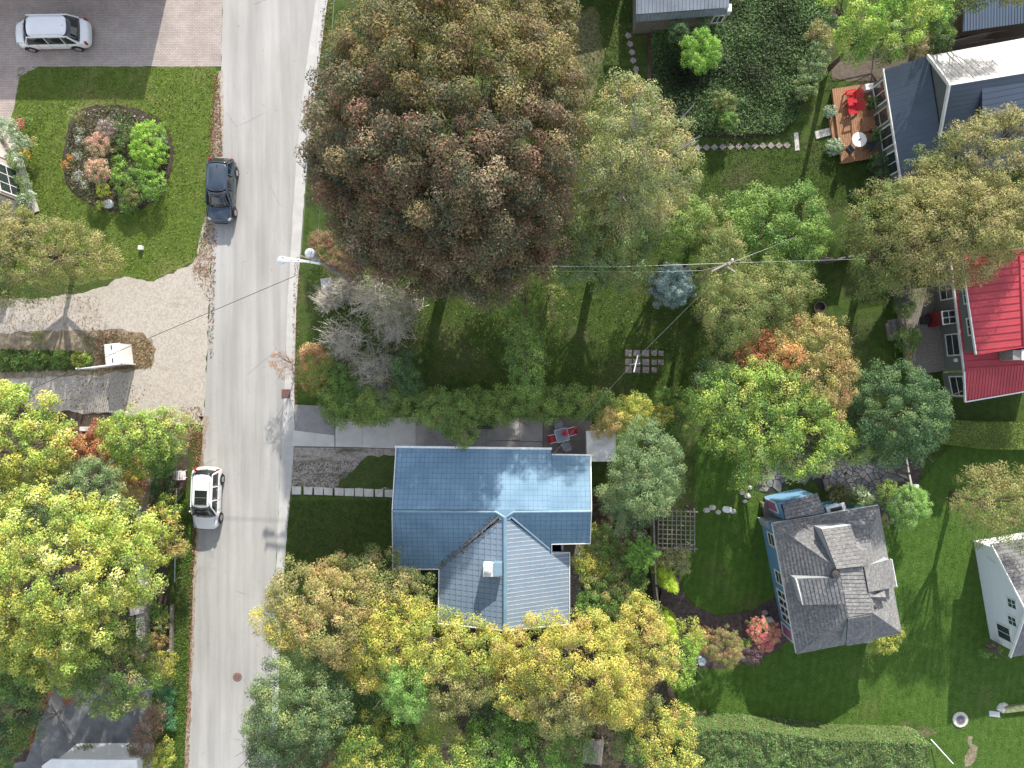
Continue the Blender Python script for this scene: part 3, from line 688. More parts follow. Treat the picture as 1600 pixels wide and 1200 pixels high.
blades('grass', [(1440,700),(1620,700),(1620,1220),(1460,1180),(1440,1140),(1062,1120),(1070,1045),(1210,1010),(1420,1000),(1385,840)], 22000, G_MOW, .10)
blades('grass', [(266,780),(300,780),(296,1050),(285,1210),(262,1210),(266,1040)], 9000, pal((3,(.10,.18,.035)),(2,(.15,.24,.05)),(1,(.07,.12,.03))), .14)
blades('island_grass', [(-20,545),(120,548),(150,560),(140,578),(-20,582)], 5000, P_GREEN, .2)
blades('dry_grass', [(130,520),(240,530),(235,575),(140,580)], 2500, pal((1,(.4,.34,.2)),(1,(.25,.2,.12)),(.6,(.16,.18,.06))), .16)
def ip(px, py, h): v = W(px, py, h); return (v.x, v.y)
# ================================================================ BUILDINGS
def centre_px(p): return (sum(q[0] for q in p) / len(p), sum(q[1] for q in p) / len(p))
# ---- main house: blue-grey metal tile roof
MT = M('blue_metal_tile', (.180, .285, .385), (.135, .225, .31), scale=.7, rough=.75, metal=.0, spec=.08, fine=.05, bmp=.002, bscale=9)
MTR = M('blue_metal_rib', (.115, .19, .265), (.09, .155, .22), scale=2, rough=.6, spec=.2)
RIDGE = M('blue_ridge_metal', (.20, .31, .39), (.16, .26, .34), scale=1.5, rough=.5, metal=.1)
SIDING = M('cream_siding', (.50, .47, .42), (.42, .39, .35), scale=2, rough=.7)
hA = thing('house', 'bungalow with blue grey metal tile roof and a white topped chimney in the centre', 'house', (*G(760, 830), 0))
E, R = 2.8, 4.62
slope(hA, [(619,699,E),(861,702,E),(861,797,R),(614,796,R)], 'course', .36, MT, 'tile_course', rib=.30, ribmat=MTR, ribh=.006, ribw=.020, lip=.016, gap=.022, basemat=MTR)
slope(hA, [(861,711,E+.13),(922,712,E+.13),(923,797,R),(861,797,R)], 'course', .36, MT, 'tile_course', rib=.30, ribmat=MTR, ribh=.006, ribw=.020, lip=.016, gap=.022, basemat=MTR)
slope(hA, [(614,800,R),(786,802,R),(688,887,E),(615,887,E)], 'course', .36, MT, 'tile_course', rib=.34, ribmat=MTR, ribh=.006, ribw=.020, lip=.02, gap=.025, basemat=MTR)
slope(hA, [(793,802,R),(923,801,R),(921,848,3.62),(862,848,3.62),(862,862,3.33)], 'course', .36, MT, 'tile_course', rib=.34, ribmat=MTR, ribh=.006, ribw=.020, lip=.02, gap=.025, basemat=MTR)
MTS = M('greyer_metal_tile', (.20, .255, .315), (.165, .22, .29), scale=.6, rough=.5, metal=.0, spec=.4, fine=.06, bmp=.002, bscale=9)  # greyer tile tone for the two wing slopes
slope(hA, [(788,806,R),(788,983,R),(686,972,E),(687,888,E)], 'course', .42, MTS, 'tile_course', rib=.36, ribmat=MTR, ribh=.006, ribw=.028, lip=.02, gap=.03, basemat=MTR)
slope(hA, [(790,806,R),(790,983,R),(889,973,E),(889,862,E),(862,862,3.33)], 'course', .36, MTS, 'tile_course', rib=.27, ribmat=M('tile_edge_highlight', (.42,.46,.50), rough=.5), ribh=.012, ribw=.05, lip=.01, gap=.012, basemat=MTR)  # rib highlights put into a pale colour
cap(hA, [(613,799,R+.03),(775,800,R+.03),(789,809,R+.03),(803,800,R+.03),(923,799,R+.03)], .09, RIDGE)
cap(hA, [(789,808,R+.04),(789,984,R+.04)], .14, RIDGE)
MB().prism([ip(772,796,R), ip(806,796,R), ip(797,812,R), ip(781,812,R)], R-.12, R+.015).build('ridge_plate', RIDGE, hA)
cap(hA, [(688,886,E+.0),(779,807,R-.03)], .07, RIDGE, 'valley_flashing'); cap(hA, [(799,808,R-.03),(862,861,3.36)], .07, RIDGE, 'valley_flashing')
trim(hA, [(617,698,E-.02),(862,701,E-.02)], .14, .12, WHITE, 'gutter_trim'); trim(hA, [(862,710,E+.1),(923,711,E+.1)], .08, .12, WHITE, 'gutter_trim')
trim(hA, [(619,699,E),(613,798,R),(614,888,E)], .05, .18, WHITE, 'fascia'); trim(hA, [(614,889,E-.03),(686,889,E-.03),(685,973,E-.03)], .07, .14, WHITE)
trim(hA, [(923,712,E),(924,799,R),(922,849,3.6),(862,850,3.6),(862,864,3.3),(890,863,E),(890,975,E),(789,985,R),(685,974,E)], .05, .16, WHITE)
fpA = [G(*p) for p in ()]
fA = [ip(627,712,E), ip(915,718,E), ip(914,840,3.6), ip(882,868,E), ip(882,962,E), ip(697,962,E), ip(697,880,E), ip(626,880,E)]
walls(hA, fA[:1] + [ip(915,718,E), ip(914,838,3.6), ip(882,838,3.6), ip(882,962,E), ip(697,962,E), ip(697,880,E), ip(626,880,E)], E - .2, SIDING)
gable(hA, W(627,712,E-.2), W(624,799,R-.2), W(626,880,E-.2), SIDING, (1, 0)); gable(hA, W(914,718,E-.2), W(914,799,R-.2), W(914,838,3.3), SIDING, (-1, 0))
gable(hA, W(697,962,E-.2), W(789,970,R-.2), W(882,962,E-.2), SIDING, (0, 1))
ca = ip(790,830,0)
window(hA, ip(626,880,E), ip(627,712,E), 1.0, .9, 1.6, 1.3, ca, 2, 2); window(hA, ip(626,880,E), ip(627,712,E), 4.4, .9, 1.2, 1.3, ca, 2, 2)
window(hA, ip(882,962,E), ip(882,868,E), 1.2, .9, 1.2, 1.2, ca, 2, 1); window(hA, ip(697,962,E), ip(882,962,E), 2.5, .9, 2.0, 1.3, ca, 3, 2)
window(hA, ip(627,712,E), ip(915,718,E), 2.5, .9, 1.3, 1.1, ca, 2, 1); window(hA, ip(627,712,E), ip(915,718,E), 8.5, .05, .95, 2.05, ca, 1, 1, name='door')
ch = MB().box(W(768,889,4.7), (1.05, .72, 1.1)).build('chimney', M('pale_flue_metal', (.62,.62,.60), (.5,.5,.49), rough=.5, scale=3), hA); bevel(ch, .02)
MB().box(W(778,888,5.05) - Vector((0,0,.0)), (.55, .8, .5)).build('chimney_flashing', RIDGE, ch)
c_ = W(763, 890, 5.3); MB().lathe((c_.x, c_.y, 5.2), [(.16, 0), (.16, .16), (.24, .18), (.24, .22), (.02, .34)], 14).build('flue_cap', WHITE, ch, smooth=True)
d_ = W(866,710,3.1); MB().tube([d_, d_ + Vector((0, 0, .5))], .03, 6).build('service_mast', GALV, hA)
_v0, _v1 = W(688, 884, E + .05), W(776, 810, R + .02); _n = 420
_f = rng.random(_n) ** 1.4; _P = np.array([tuple(_v0.lerp(_v1, float(f))) for f in _f]); _P[:, :2] += rng.normal(0, .13, (_n, 2)); _P[:, 2] += .05 + rng.uniform(0, .06, _n)
quads_mesh('roof_litter', _P, rng.normal(0, .4, (_n, 3)) + np.array([0, 0, 1]), rng.uniform(.05, .12, _n), .6, rng.uniform(.5, 1.4, (_n, 1)) * np.array([[.20, .13, .08]]), kind='stuff')
# side deck boards of the main house
WOODG = M('weathered_wood', (.24, .215, .19), (.15, .13, .115), scale=5, rough=.9, fine=.2, stretch=(1, 4, 1))
WOODC = M('cedar_wood', (.36, .19, .10), (.26, .13, .07), scale=3, rough=.7, fine=.15, stretch=(4, 1, 1))
def deck(label, corners, h, mat, bw=.14, along=0, name='deck', joist=True, cat='deck'):
    """corners: 4 world xy points; boards run along edge 0-1 (along=0) or 1-2"""
    c = [Vector(p) for p in corners]
    if along: c = c[1:] + c[:1]
    cen = sum(c, Vector((0, 0))) / 4
    d = thing(name, label, cat, (cen.x, cen.y, 0))
    n = max(2, int((c[3] - c[0]).length / bw))
    for i in range(n):
        t0, t1 = (i + .04) / n, (i + .94) / n
        p = [c[0].lerp(c[3], t0), c[1].lerp(c[2], t0), c[1].lerp(c[2], t1), c[0].lerp(c[3], t1)]
        MB().prism([tuple(q) for q in p], h - .035, h + random.uniform(-.003, .003)).build('board', mat, d)
    MB().prism([tuple(q.lerp(cen, .02)) for q in c], h - .24, h - .045).build('frame', mat, d)
    mb = MB()
    for q in c: r = q.lerp(cen, .06); mb.box((r.x, r.y, (h - .24) / 2), (.12, .12, h - .24))
    if h > .35: mb.build('posts', mat, d, kind='stuff')
    return d
deck('grey weathered plank walk against the east wall of the blue roofed house', [G(*p) for p in ((863,848),(912,848),(905,945),(890,945))], .35, WOODG, .15, 0)
deck('small pale landing beside the lower east corner of the blue roofed house', [G(*p) for p in ((889,945),(915,946),(913,956),(889,956))], .45, M('bare_wood', (.36,.27,.19), (.28,.2,.14), scale=4), .1)
deck('small grey plank deck in the shade of the bottom trees', [ip(912,1156,.6), ip(944,1158,.6), ip(940,1196,.6), ip(910,1192,.6)], .6, WOODG, .16, 1)
lt = thing('lean_to', 'flat white roofed lean-to shed under the green tree east of the red chairs', 'shed', (*G(935, 700), 0))
MB().prism([ip(916,674,2.3), ip(962,672,2.3), ip(962,721,2.3), ip(917,721,2.3)], 2.2, 2.32).build('roof', M('white_membrane', (.60,.60,.58), (.44,.43,.41), scale=1.8, rough=.7, fine=.08), lt)
walls(lt, [ip(919,677,2.3), ip(959,675,2.3), ip(959,718,2.3), ip(920,718,2.3)], 2.19, SIDING)

# ---- red roofed cottage
RED = M('red_metal_roof', (.47, .062, .078), (.37, .045, .058), scale=.7, rough=.5, metal=.0, spec=.4, fine=.06)
REDR = M('red_metal_seam', (.26, .02, .028), (.22, .018, .024), scale=.7, rough=.45)
CEDARG = M('grey_cedar_siding', (.20, .205, .19), (.14, .145, .135), scale=4, rough=.9, fine=.15, stretch=(.5, .5, 9))
hB = thing('house', 'cottage with bright red metal roof and grey cedar walls beside a weathered deck', 'house', (*G(1530, 520), 0))
slope(hB, [(1507,580,2.95),(1640,566,2.95),(1640,604,2.3),(1508,627,2.3)], 'seam', .42, RED, 'roof_panel', rib=.21, ribmat=REDR, ribh=.02, ribw=.025)
slope(hB, [(1485,400,2.8),(1507,580,2.8),(1640,566,5.2),(1640,385,5.2)], 'seam', .45, RED, 'roof_panel', rib=.45, ribmat=REDR, ribh=.03, ribw=.03)
slope(hB, [(1506,432,4.7),(1525,553,4.7),(1600,541,5.45),(1592,400,5.45),(1502,405,4.7)], 'seam', .45, RED, 'roof_panel', rib=.45, ribmat=REDR, ribh=.03, ribw=.03)
slope(hB, [(1594,400,5.45),(1602,541,5.45),(1680,528,4.9),(1675,390,4.9)], 'seam', .45, RED, 'roof_panel', rib=.45, ribmat=REDR, ribh=.03, ribw=.03)
trim(hB, [(1484,400,2.8),(1506,580,2.8)], .10, .14, WHITE); trim(hB, [(1506,580,2.95),(1508,628,2.3),(1640,605,2.3)], .08, .14, WHITE)
trim(hB, [(1502,405,4.7),(1524.5,554,4.7)], .07, .16, WHITE); trim(hB, [(1525,554,4.7),(1600,542,5.45)], .05, .12, RED)
cap(hB, [(1593,400,5.48),(1601,541,5.48)], .08, RED)
fB = [ip(1491,400,2.8), ip(1513,582,2.8), ip(1513,622,2.3), ip(1640,602,2.3), ip(1640,380,2.8)]
wB = [Vector(p) + Vector((.0, 0)) for p in fB]
walls(hB, fB, [2.62,2.62,2.15,2.15,2.6], CEDARG)
cb = ip(1600,500,0)
# dormer wall
da, db_ = ip(1512,410,4.5), ip(1530,549,4.5)
MB().prism([da, db_, (db_[0]+.15, db_[1]), (da[0]+.15, da[1])], 3.2, 4.62).build('dormer_wall', CEDARG, hB)
MB().prism([db_, (db_[0]+3.0, db_[1]+.5), (db_[0]+3.0, db_[1]+.65), (db_[0], db_[1]+.15)], 3.2, [4.6, 5.0, 5.0, 4.6]).build('dormer_wall', CEDARG, hB)
Ld = math.dist(da, db_)
for s in (Ld*.26, Ld*.62): window(hB, da, db_, s, 3.75, 1.1, .62, cb, 2, 1)
a_, b_ = fB[0], fB[1]; Lw = math.dist(a_, b_)
def along(px, py, h):   # distance along the west wall of a photograph point
    v = Vector(ip(px, py, h)) - Vector(a_); return v.dot((Vector(b_) - Vector(a_)).normalized())
window(hB, a_, b_, along(1485,444,1.6), .95, 1.0, 1.35, cb, 1, 2); window(hB, a_, b_, along(1490,522,1.6), .95, 1.45, 1.35, cb, 1, 2)
window(hB, fB[1], fB[2], .25, .8, 1.35, 1.4, cb, 1, 2)
# porch cover with four panes
ph = MB(); p0 = Vector((*a_, 0)); dd = (Vector((*b_, 0)) - p0).normalized(); nn = Vector((dd.y, -dd.x, 0)); nn = nn if nn.x < 0 else -nn
s0 = along(1470,487,2.0)
cpos = p0 + dd * (s0 + .45) + nn * .45
porch = MB().box((cpos.x, cpos.y, 1.15), (.9, 1.0, 2.0), math.atan2(nn.y, nn.x)).build('porch_box', M('burgundy_paint', (.20,.02,.03)), hB)
fr = MB().box((cpos.x, cpos.y, 2.18), (.95, .95, .05), math.atan2(nn.y, nn.x)).build('skylight_frame', WHITE, hB)
for i in (-1, 1):
    for j in (-1, 1):
        q = cpos + dd * .22 * i + nn * .22 * j; MB().box((q.x, q.y, 2.215), (.36, .36, .02), math.atan2(nn.y, nn.x)).build('pane', GLASS, fr)
ch = W(1592, 555, 4.9); c2 = MB().box((ch.x, ch.y, 4.6), (1.2, .62, 1.2)).build('chimney', M('brick_grey', (.30,.27,.26), (.2,.18,.17), scale=9), hB)
MB().box((ch.x+.25, ch.y, 5.23), (.7, .66, .1)).build('chimney_cap', WHITE, c2); MB().box((ch.x+.3, ch.y, 5.3), (.3, .3, .06)).build('flue', RUB, c2)
lp = p0 + dd * along(1496,562,1.5) + nn * .12; MB().lathe((lp.x, lp.y, 1.75), [(.02,0),(.13,.05),(.15,.2),(.03,.3)], 10).build('wall_lamp', WHITE, hB)
bx = p0 + dd * (s0 + .4) + nn * 1.2; thb = MB().box((bx.x, bx.y, .78), (.45, .6, .5)).build('barbecue', M('black_cover', (.02,.02,.022)), None); bevel(thb, .04); props(thb, 'small black covered barbecue on the grey deck before the porch', 'barbecue')
# weathered deck
def at_b(s, dist): v = p0 + dd * s + nn * dist; return (v.x, v.y)
sA, sB = along(1480,445,.5), along(1487,582,.5)
deck('large grey weathered plank deck along the red roofed cottage', [at_b(sA, .02), at_b(sB-.2, .02), at_b(sB-.1, 2.55), at_b(sA, 2.95)], .5, WOODG, .14, 0)
q = [Vector(at_b(along(1470,495,.3), 3.0)), Vector(at_b(along(1476,522,.3), 2.95))]
st = thing('steps', 'grey wooden steps down the west side of the weathered deck', 'steps', (q[0].x, q[0].y, 0))
for i in range(2):
    o_ = Vector((nn.x, nn.y)) * (.32 * i); o2 = Vector((nn.x, nn.y)) * (.32 * i + .29)
    MB().prism([tuple(q[0]+o_), tuple(q[1]+o_), tuple(q[1]+o2), tuple(q[0]+o2)], .0, .34 - .16*i).build('step', WOODG, st)
pb = thing('planter_box', 'long planter box of yellow flowers on the west edge of the weathered deck', 'planter', (*ip(1434,550,.5), 0))
pv = [Vector(at_b(along(1478,542,.3), 2.75)), Vector(at_b(along(1486,580,.3), 2.62))]
mb = MB(); mb.bar((pv[0].x, pv[0].y, .68), (pv[1].x, pv[1].y, .68), .3, .3); mb.build('box', WOODG, pb)
mid = (pv[0] + pv[1]) / 2
crown('flowers', [(pv[0].lerp(pv[1], t_).x, pv[0].lerp(pv[1], t_).y, .85, .2, .25, .15) for t_ in (.15,.4,.65,.9)], pal((2,(.16,.24,.05)),(1,(.45,.36,.05)),(.6,(.35,.12,.05))), pb, .14, .09, dens=140)

# ---- house with slate blue metal roof
NAVY = M('slate_blue_metal', (.070, .095, .135), (.058, .080, .115), scale=.6, rough=.42, metal=.15, spec=.5, fine=.06)
NAVYL = M('light_slate_metal', (.13, .165, .215), (.115, .145, .19), scale=.6, rough=.36, metal=.3, spec=.6)
NAVYR = M('slate_seam', (.045, .06, .085))
GREYS = M('grey_painted_siding', (.17, .18, .19), (.14, .15, .16), scale=3, rough=.7, stretch=(.5, .5, 10), fine=.08)
hC = thing('house', 'house with slate blue metal roof behind the cedar deck with red chairs', 'house', (*G(1480, 180), 0))
WHM = M('sunlit_slate_metal', (.36, .37, .385), (.31, .32, .335), scale=.8, rough=.42, metal=.2, fine=.06)  # slate roof's north slope, bright sun put into a pale colour
slope(hC, [(1381,109,2.8),(1450,87,4.2),(1470,211,4.2),(1409,284,2.8)], 'seam', .42, NAVY, 'roof_panel', rib=.42, ribmat=NAVYR, ribh=.003, ribw=.018)
slope(hC, [(1450,88,4.0),(1483,133,6.2),(1660,104,6.2),(1660,48,4.0)], 'seam', .5, WHM, 'roof_panel', rib=.5, ribmat=WHM, ribh=.02, ribw=.02)
slope(hC, [(1483,133,6.2),(1660,104,6.2),(1660,180,4.2),(1469,212,4.2)], 'course', .30, NAVY, 'roof_panel', lip=.015, gap=.02, basemat=NAVYR)
slope(hC, [(1469,212,4.2),(1660,180,4.2),(1660,245,2.8),(1409,285,2.8)], 'course', .30, NAVY, 'roof_panel', lip=.015, gap=.02, basemat=NAVYR)
slope(hC, [(1534,127,6.0),(1660,106,6.0),(1660,158,5.2),(1535,184,5.2)], 'course', .36, NAVYL, 'roof_panel', lip=.02, gap=.03, basemat=NAVYR)
a1, b1 = W(1534,127,5.9), W(1535,184,5.1)
mb = MB(); mb.v = [tuple(a1), tuple(b1), (b1.x, b1.y, 4.6), (a1.x+.12, a1.y, 5.9), (b1.x+.12, b1.y, 5.1), (b1.x+.12, b1.y, 4.6)]; mb.f = [(0,1,2),(3,5,4),(0,3,4,1),(1,4,5,2),(2,5,3,0)]; mb.build('dormer_cheek', NAVY, hC)
mb = MB(); c1 = W(1660,158,5.1); mb.bar((b1.x, b1.y+.1, 4.8), (c1.x, c1.y+.1, 4.8), .1, .55); mb.build('dormer_wall', NAVY, hC)
g0, g1, g2 = W(1452,92,4.1), W(1484,134,6.05), W(1470,208,4.1)
mb = MB(); t_ = Vector((.12, 0, 0)); s_ = Vector((.06, 0, 0)); dn = Vector((0,0,-.25)); 
mb.v = [tuple(x) for x in (g0+s_+dn, g2+s_+dn, g1+s_, g0+s_+t_+dn, g2+s_+t_+dn, g1+s_+t_)]; mb.f = [(0,1,2),(5,4,3),(0,3,4,1),(1,4,5,2),(2,5,3,0)]; mb.build('gable_wall', GREYS, hC)
trim(hC, [(1449,87,4.15),(1483,132,6.25),(1468,213,4.2)], .12, .2, WHITE, 'barge_board')
trim(hC, [(1483,133,6.3),(1660,104,6.3)], .06, .05, WHITE, 'ridge_trim'); trim(hC, [(1380,108,2.75),(1408,286,2.75)], .1, .14, WHITE, 'gutter_trim')
gb, ga = (g0+s_).xy, (g2+s_).xy
Lg = math.dist(ga, gb); window(hC, ga, gb, Lg*.42, 4.35, .85, .95, (40, 18), 2, 1, glass=M('sky_glass', (.05,.12,.15), rough=.05, spec=.9))
fC = [ip(1387,113,2.8), ip(1414,280,2.8), ip(1660,240,2.8), ip(1660,56,3.8), ip(1452,92,3.8)]
walls(hC, fC, [2.62,2.62,2.62,3.7,3.7], GREYS)
cc = ip(1500,180,0); a_, b_ = fC[0], fC[1]; dC = (Vector(b_) - Vector(a_)).normalized()
def alongC(px, py, h): return (Vector(ip(px, py, h)) - Vector(a_)).dot(dC)
for (y0, y1) in ((129,160),(199,230),(241,273)):
    s0_ = alongC(1380,y0,1.7); s1_ = alongC(1385,y1,1.7); window(hC, a_, b_, s0_, .95, s1_-s0_, 1.35, cc, 2, 1)
nC = Vector((dC.y, -dC.x)); nC = nC if nC.x < 0 else -nC
# porch door bay
CREAM = M('cream_trim', (.55,.52,.40))
s0_ = alongC(1380,171,1.6); window(hC, a_, b_, s0_, .1, .95, 2.1, cc, 1, 2, fmat=CREAM, name='door', label='cream framed glass door')
q = Vector(a_) + dC*(s0_+.5) + nC*.45; MB().box((q.x, q.y, .3), (.9, 1.0, .5), math.atan2(nC.y, nC.x)).build('door_step', WOODC, hC)
q2 = Vector(a_) + dC*.1 + nC*.25; MB().box((q2.x, q2.y, .5), (.6, .4, 1.0), math.atan2(nC.y, nC.x)).build('downpipe_box', WHITE, hC)
# cedar deck
dk = [G(1302,139), G(1362,130), G(1378,243), G(1316,256)]
h_ = .4
dk = [ip(1300,139,h_), ip(1364,129,h_), ip(1381,244,h_), ip(1315,256,h_)]
deck('reddish cedar plank deck holding two red chairs and a round white table', dk, h_, WOODC, .14, 1)
st = thing('steps', 'single cedar step on the west side of the cedar deck', 'steps', (*ip(1303,200,.2), 0))
MB().prism([ip(1296,186,.2), ip(1304,184,.2), ip(1310,214,.2), ip(1301,217,.2)], 0, .2).build('step', WOODC, st)
MB().prism([ip(1296,186,.2), ip(1298,186,.2), ip(1303,216,.2), ip(1301,217,.2)], .2, .23).build('tread', WOODC, st)

# ---- blue cottage with grey shingles
SHB = M('shingle_shadow_line', (.045,.045,.048), (.035,.035,.038), rough=.95)
SH = shingle_mat('grey_shingle', (.115,.118,.122), (.165,.165,.17), (.24,.235,.23))
SHD = shingle_mat('dark_shingle', (.12,.12,.122), (.17,.17,.172), (.235,.23,.22))
SHL = shingle_mat('light_shingle', (.14,.14,.14), (.195,.19,.185), (.27,.26,.25))
BLUEW = M('sky_blue_siding', (.15, .30, .46), (.12, .26, .41), scale=2, rough=.6, stretch=(.5, .5, 10), fine=.05)
PINKP = M('pink_paint', (.36, .15, .27))
hD = thing('house', 'sky blue cottage with grey shingle hip roof and four dormers', 'house', (*G(1300, 890), 0))
E2, T2, R2 = 2.9, 5.3, 5.5
TL, TR, BR, BL = (1207,818,E2), (1372,790,E2), (1408,989,E2), (1245,1021,E2)
q1, q2_, q3, q4 = (1311,889,T2), (1350,884,T2), (1363,957,T2), (1326,964,T2)
slope(hD, [TL, TR, q2_, q1], 'course', .24, SH, 'shingle_course', lip=.03, gap=.022, basemat=SHB)
slope(hD, [TL, q1, q4, BL], 'course', .24, SHD, 'shingle_course', lip=.03, gap=.022, basemat=SHB)
slope(hD, [BL, q4, q3, BR], 'course', .24, SHD, 'shingle_course', lip=.03, gap=.022, basemat=SHB)
slope(hD, [TR, BR, q3, q2_], 'course', .24, SHL, 'shingle_course', lip=.03, gap=.022, basemat=SHB)
slope(hD, [q1, q2_, q3, q4], 'course', .24, SHL, 'shingle_course', lip=.03, gap=.022, basemat=SHB)
for a, b in ((TL, q1), (BL, q4), (BR, q3), (TR, q2_)): cap(hD, [a, b], .05, SH)
trim(hD, [TL, TR, BR, BL, TL], .08, .16, WHITE, 'gutter_trim', dz=-.08)
def mid3(p, q, t): return tuple(p[i] + (q[i]-p[i])*t for i in range(3))
CHK = M('pale_grey_cheek', (.33,.36,.39), (.27,.30,.33), scale=2)
def dormer(pts, low, matr, face=WHITE, cheek=None):
    """pts px,py,h roof polygon (front-left, front-right, back-right, back-left); walls drop from the front and sides"""
    slope(hD, pts, 'course', .24, matr, 'shingle_course', lip=.03, gap=.022, basemat=SHB, thick=.08, name='dormer_roof')
    P = [W(*p) for p in pts]; c = sum(P, Vector()) / 4; P = [p.lerp(c, .04) for p in P]
    mb = MB(); n_ = 4
    b0 = [(p.x, p.y, low[i]) for i, p in enumerate(P)]; t0 = [(p.x, p.y, p.z - .09) for p in P]
    mb.v = b0 + t0; mb.f = [(0,1,5,4),(1,2,6,5),(2,3,7,6),(3,0,4,7),(0,3,2,1)]
    mb.build('dormer_wall', cheek or CHK, hD)
    trim(hD, [pts[0], pts[1]], .07, .2, face, dz=-.06)
dormer([(1283,826,4.55),(1329,820,4.55),(1350,884,5.5),(1307,889,5.5)], [3.2,3.2,5.0,5.0], SHL)
dormer([(1255,945,4.3),(1244,905,4.3),(1313,902,5.45),(1320,944,5.45)], [3.3,3.3,5.0,5.0], SH)
dormer([(1363,1002,4.2),(1322,1008,4.2),(1325,966,5.35),(1362,960,5.35)], [2.95,2.95,5.0,5.0], SHD, SHD)
dormer([(1393,874,4.0),(1401,917,4.0),(1357,925,5.4),(1350,886,5.4)], [2.95,2.95,5.0,5.0], SHL)
# little triangular cricket
t1, t2, t3 = W(1358,932,5.2), W(1382,923,4.55), W(1386,941,4.45); ap = W(1381,931,4.95)
mb = MB(); mb.v = [tuple(t1+Vector((0,0,.08))), tuple(t2+Vector((0,0,.0))), tuple(t3+Vector((0,0,0))), tuple(ap+Vector((0,0,.25)))]; mb.f = [(0,1,3),(0,3,2),(1,2,3),(0,2,1)]; mb.build('gablet', SHD, hD)
for (px, py, h, r) in ((1366,947,5.0,.13), (1304,896,5.3,.25)):
    v = W(px, py, h); MB().lathe((v.x, v.y, h - .2), [(r*.7,0),(r*.7,.3),(r,.32),(r,.4),(.02,.45)], 10).build('roof_vent', M('dark_vent', (.06,.055,.055)), hD)
an = W(1312,917,5.6); MB().tube([an, an+Vector((0,0,.9))], .02, 5).bar(an+Vector((-.35,0,.85)), an+Vector((.35,.05,.85)), .03, .03).bar(an+Vector((0,-.3,.7)), an+Vector((0,.3,.7)), .03, .03).build('antenna', GALV, hD)
fD = [ip(1213,824,E2), ip(1367,797,E2), ip(1401,984,E2), ip(1250,1014,E2)]
walls(hD, fD, E2 - .2, BLUEW)
cD = ip(1310,905,0); a_, b_ = fD[3], fD[0]; dD = (Vector(b_) - Vector(a_)).normalized()
def alongD(px, py, h): return (Vector(ip(px, py, h)) - Vector(a_)).dot(dD)
s_ = alongD(1206,855,1.8); window(hD, a_, b_, s_, 1.0, .9, 1.1, cD, 1, 2)
s_ = alongD(1216,915,1.8); window(hD, a_, b_, s_, 1.0, .9, 1.1, cD, 1, 2)
for k in range(4): s_ = alongD(1230, 974 - k*13, 1.6); window(hD, a_, b_, s_, .7, .5, 1.6, cD, 1, 2)
s_ = alongD(1233,1000,1.4); window(hD, a_, b_, s_, .25, .85, 1.7, cD, 1, 1, glass=PINKP, name='pink_panel', label='pink panel')
nD = Vector((dD.y, -dD.x)); nD = nD if nD.x < 0 else -nD
window(hD, fD[0], fD[1], 4.0, 1.0, 1.2, 1.1, cD, 2, 1)
# entrance wing
ew = [(1222,787,2.75),(1277,770,2.75),(1289,800,3.05),(1228,812,3.05)]
slope(hD, ew, 'course', .24, SH, 'shingle_course', lip=.03, gap=.022, basemat=SHB, name='porch_roof')
fw = [ip(1216,786,2.6), ip(1273,772,2.6), ip(1284,800,2.6), ip(1224,812,2.6)]
walls(hD, fw, 2.55, BLUEW, name='porch_wall')
window(hD, fw[3], fw[0], .35, .3, .75, 1.8, ip(1250,792,0), 1, 1, glass=PINKP, name='door', label='pink door with white frame')
mb = MB(); bw_ = [ip(1291,794,2.2), ip(1318,787,2.2), ip(1322,796,2.2), ip(1294,802,2.2)]
mb.prism(bw_, .6, 2.2); mb.build('bay', BLUEW, hD)
MB().prism([ip(1290,792,2.25), ip(1319,785,2.25), ip(1323,797,2.25), ip(1293,803,2.25)], 2.2, 2.28).build('bay_roof', WHITE, hD)
MB().prism([ip(1297,795,2.3), ip(1315,790,2.3), ip(1317,796,2.3), ip(1299,800,2.3)], 2.285, 2.31).build('pane', GLASS, hD)
MB().prism([ip(1190,812,.9), ip(1228,806,.9), ip(1228,818,.9), ip(1196,824,.9)], .0, 1.5).build('side_wall', CHK, hD)
deck('plain grey landing at the north west corner of the blue cottage', [G(1187,784), G(1215,776), G(1222,806), G(1193,812)], .45, WOODG, .15)

# ---- white gable house at the right edge
WSID = M('white_siding', (.70, .72, .74), (.64, .66, .69), scale=2, rough=.6, stretch=(.5,.5,10), fine=.03)
hE = thing('house', 'white gabled house with grey shingle roof at the right edge', 'house', (*G(1590, 940), 0))
A = Vector((*G(1521,845), 0)); B = Vector((*G(1547,998), 0)); dE = (B - A).normalized(); nE = Vector((dE.y, -dE.x, 0)); nE = nE if nE.x < 0 else -nE
eh, rh = 2.35, 4.5; Mi = (A + B) / 2
inn = -nE; far = inn * 9
def up(v, z): return Vector((v.x, v.y, z))
ov = dE * .35; ovw = nE * .3
rA, rB, rM = up(A - ov + ovw, eh - .12), up(B + ov + ovw, eh - .12), up(Mi + ovw, rh)
slope(hE, [rA, rM, rM + far, rA + far], 'course', .26, SHD, 'shingle_course', lip=.03, gap=.022, basemat=SHB, world=True)
slope(hE, [rB, rM, rM + far, rB + far], 'course', .26, SH, 'shingle_course', lip=.03, gap=.022, basemat=SHB, world=True)
walls(hE, [(A.x, A.y), (B.x, B.y), ((B+far).x, (B+far).y), ((A+far).x, (A+far).y)], eh - .1, WSID)
gable(hE, up(A, eh - .1), up(Mi, rh - .17), up(B, eh - .1), WSID, (inn.x, inn.y))
trim(hE, [rA, rM, rB], .06, .2, WHITE, 'barge_board', world=True); cap(hE, [rM, rM + far], .05, SH, world=True)
ce = (Mi + far * .5)
TEAL = M('green_tint_glass', (.03,.075,.06), rough=.1, spec=.8)
Ld = (B - A).length
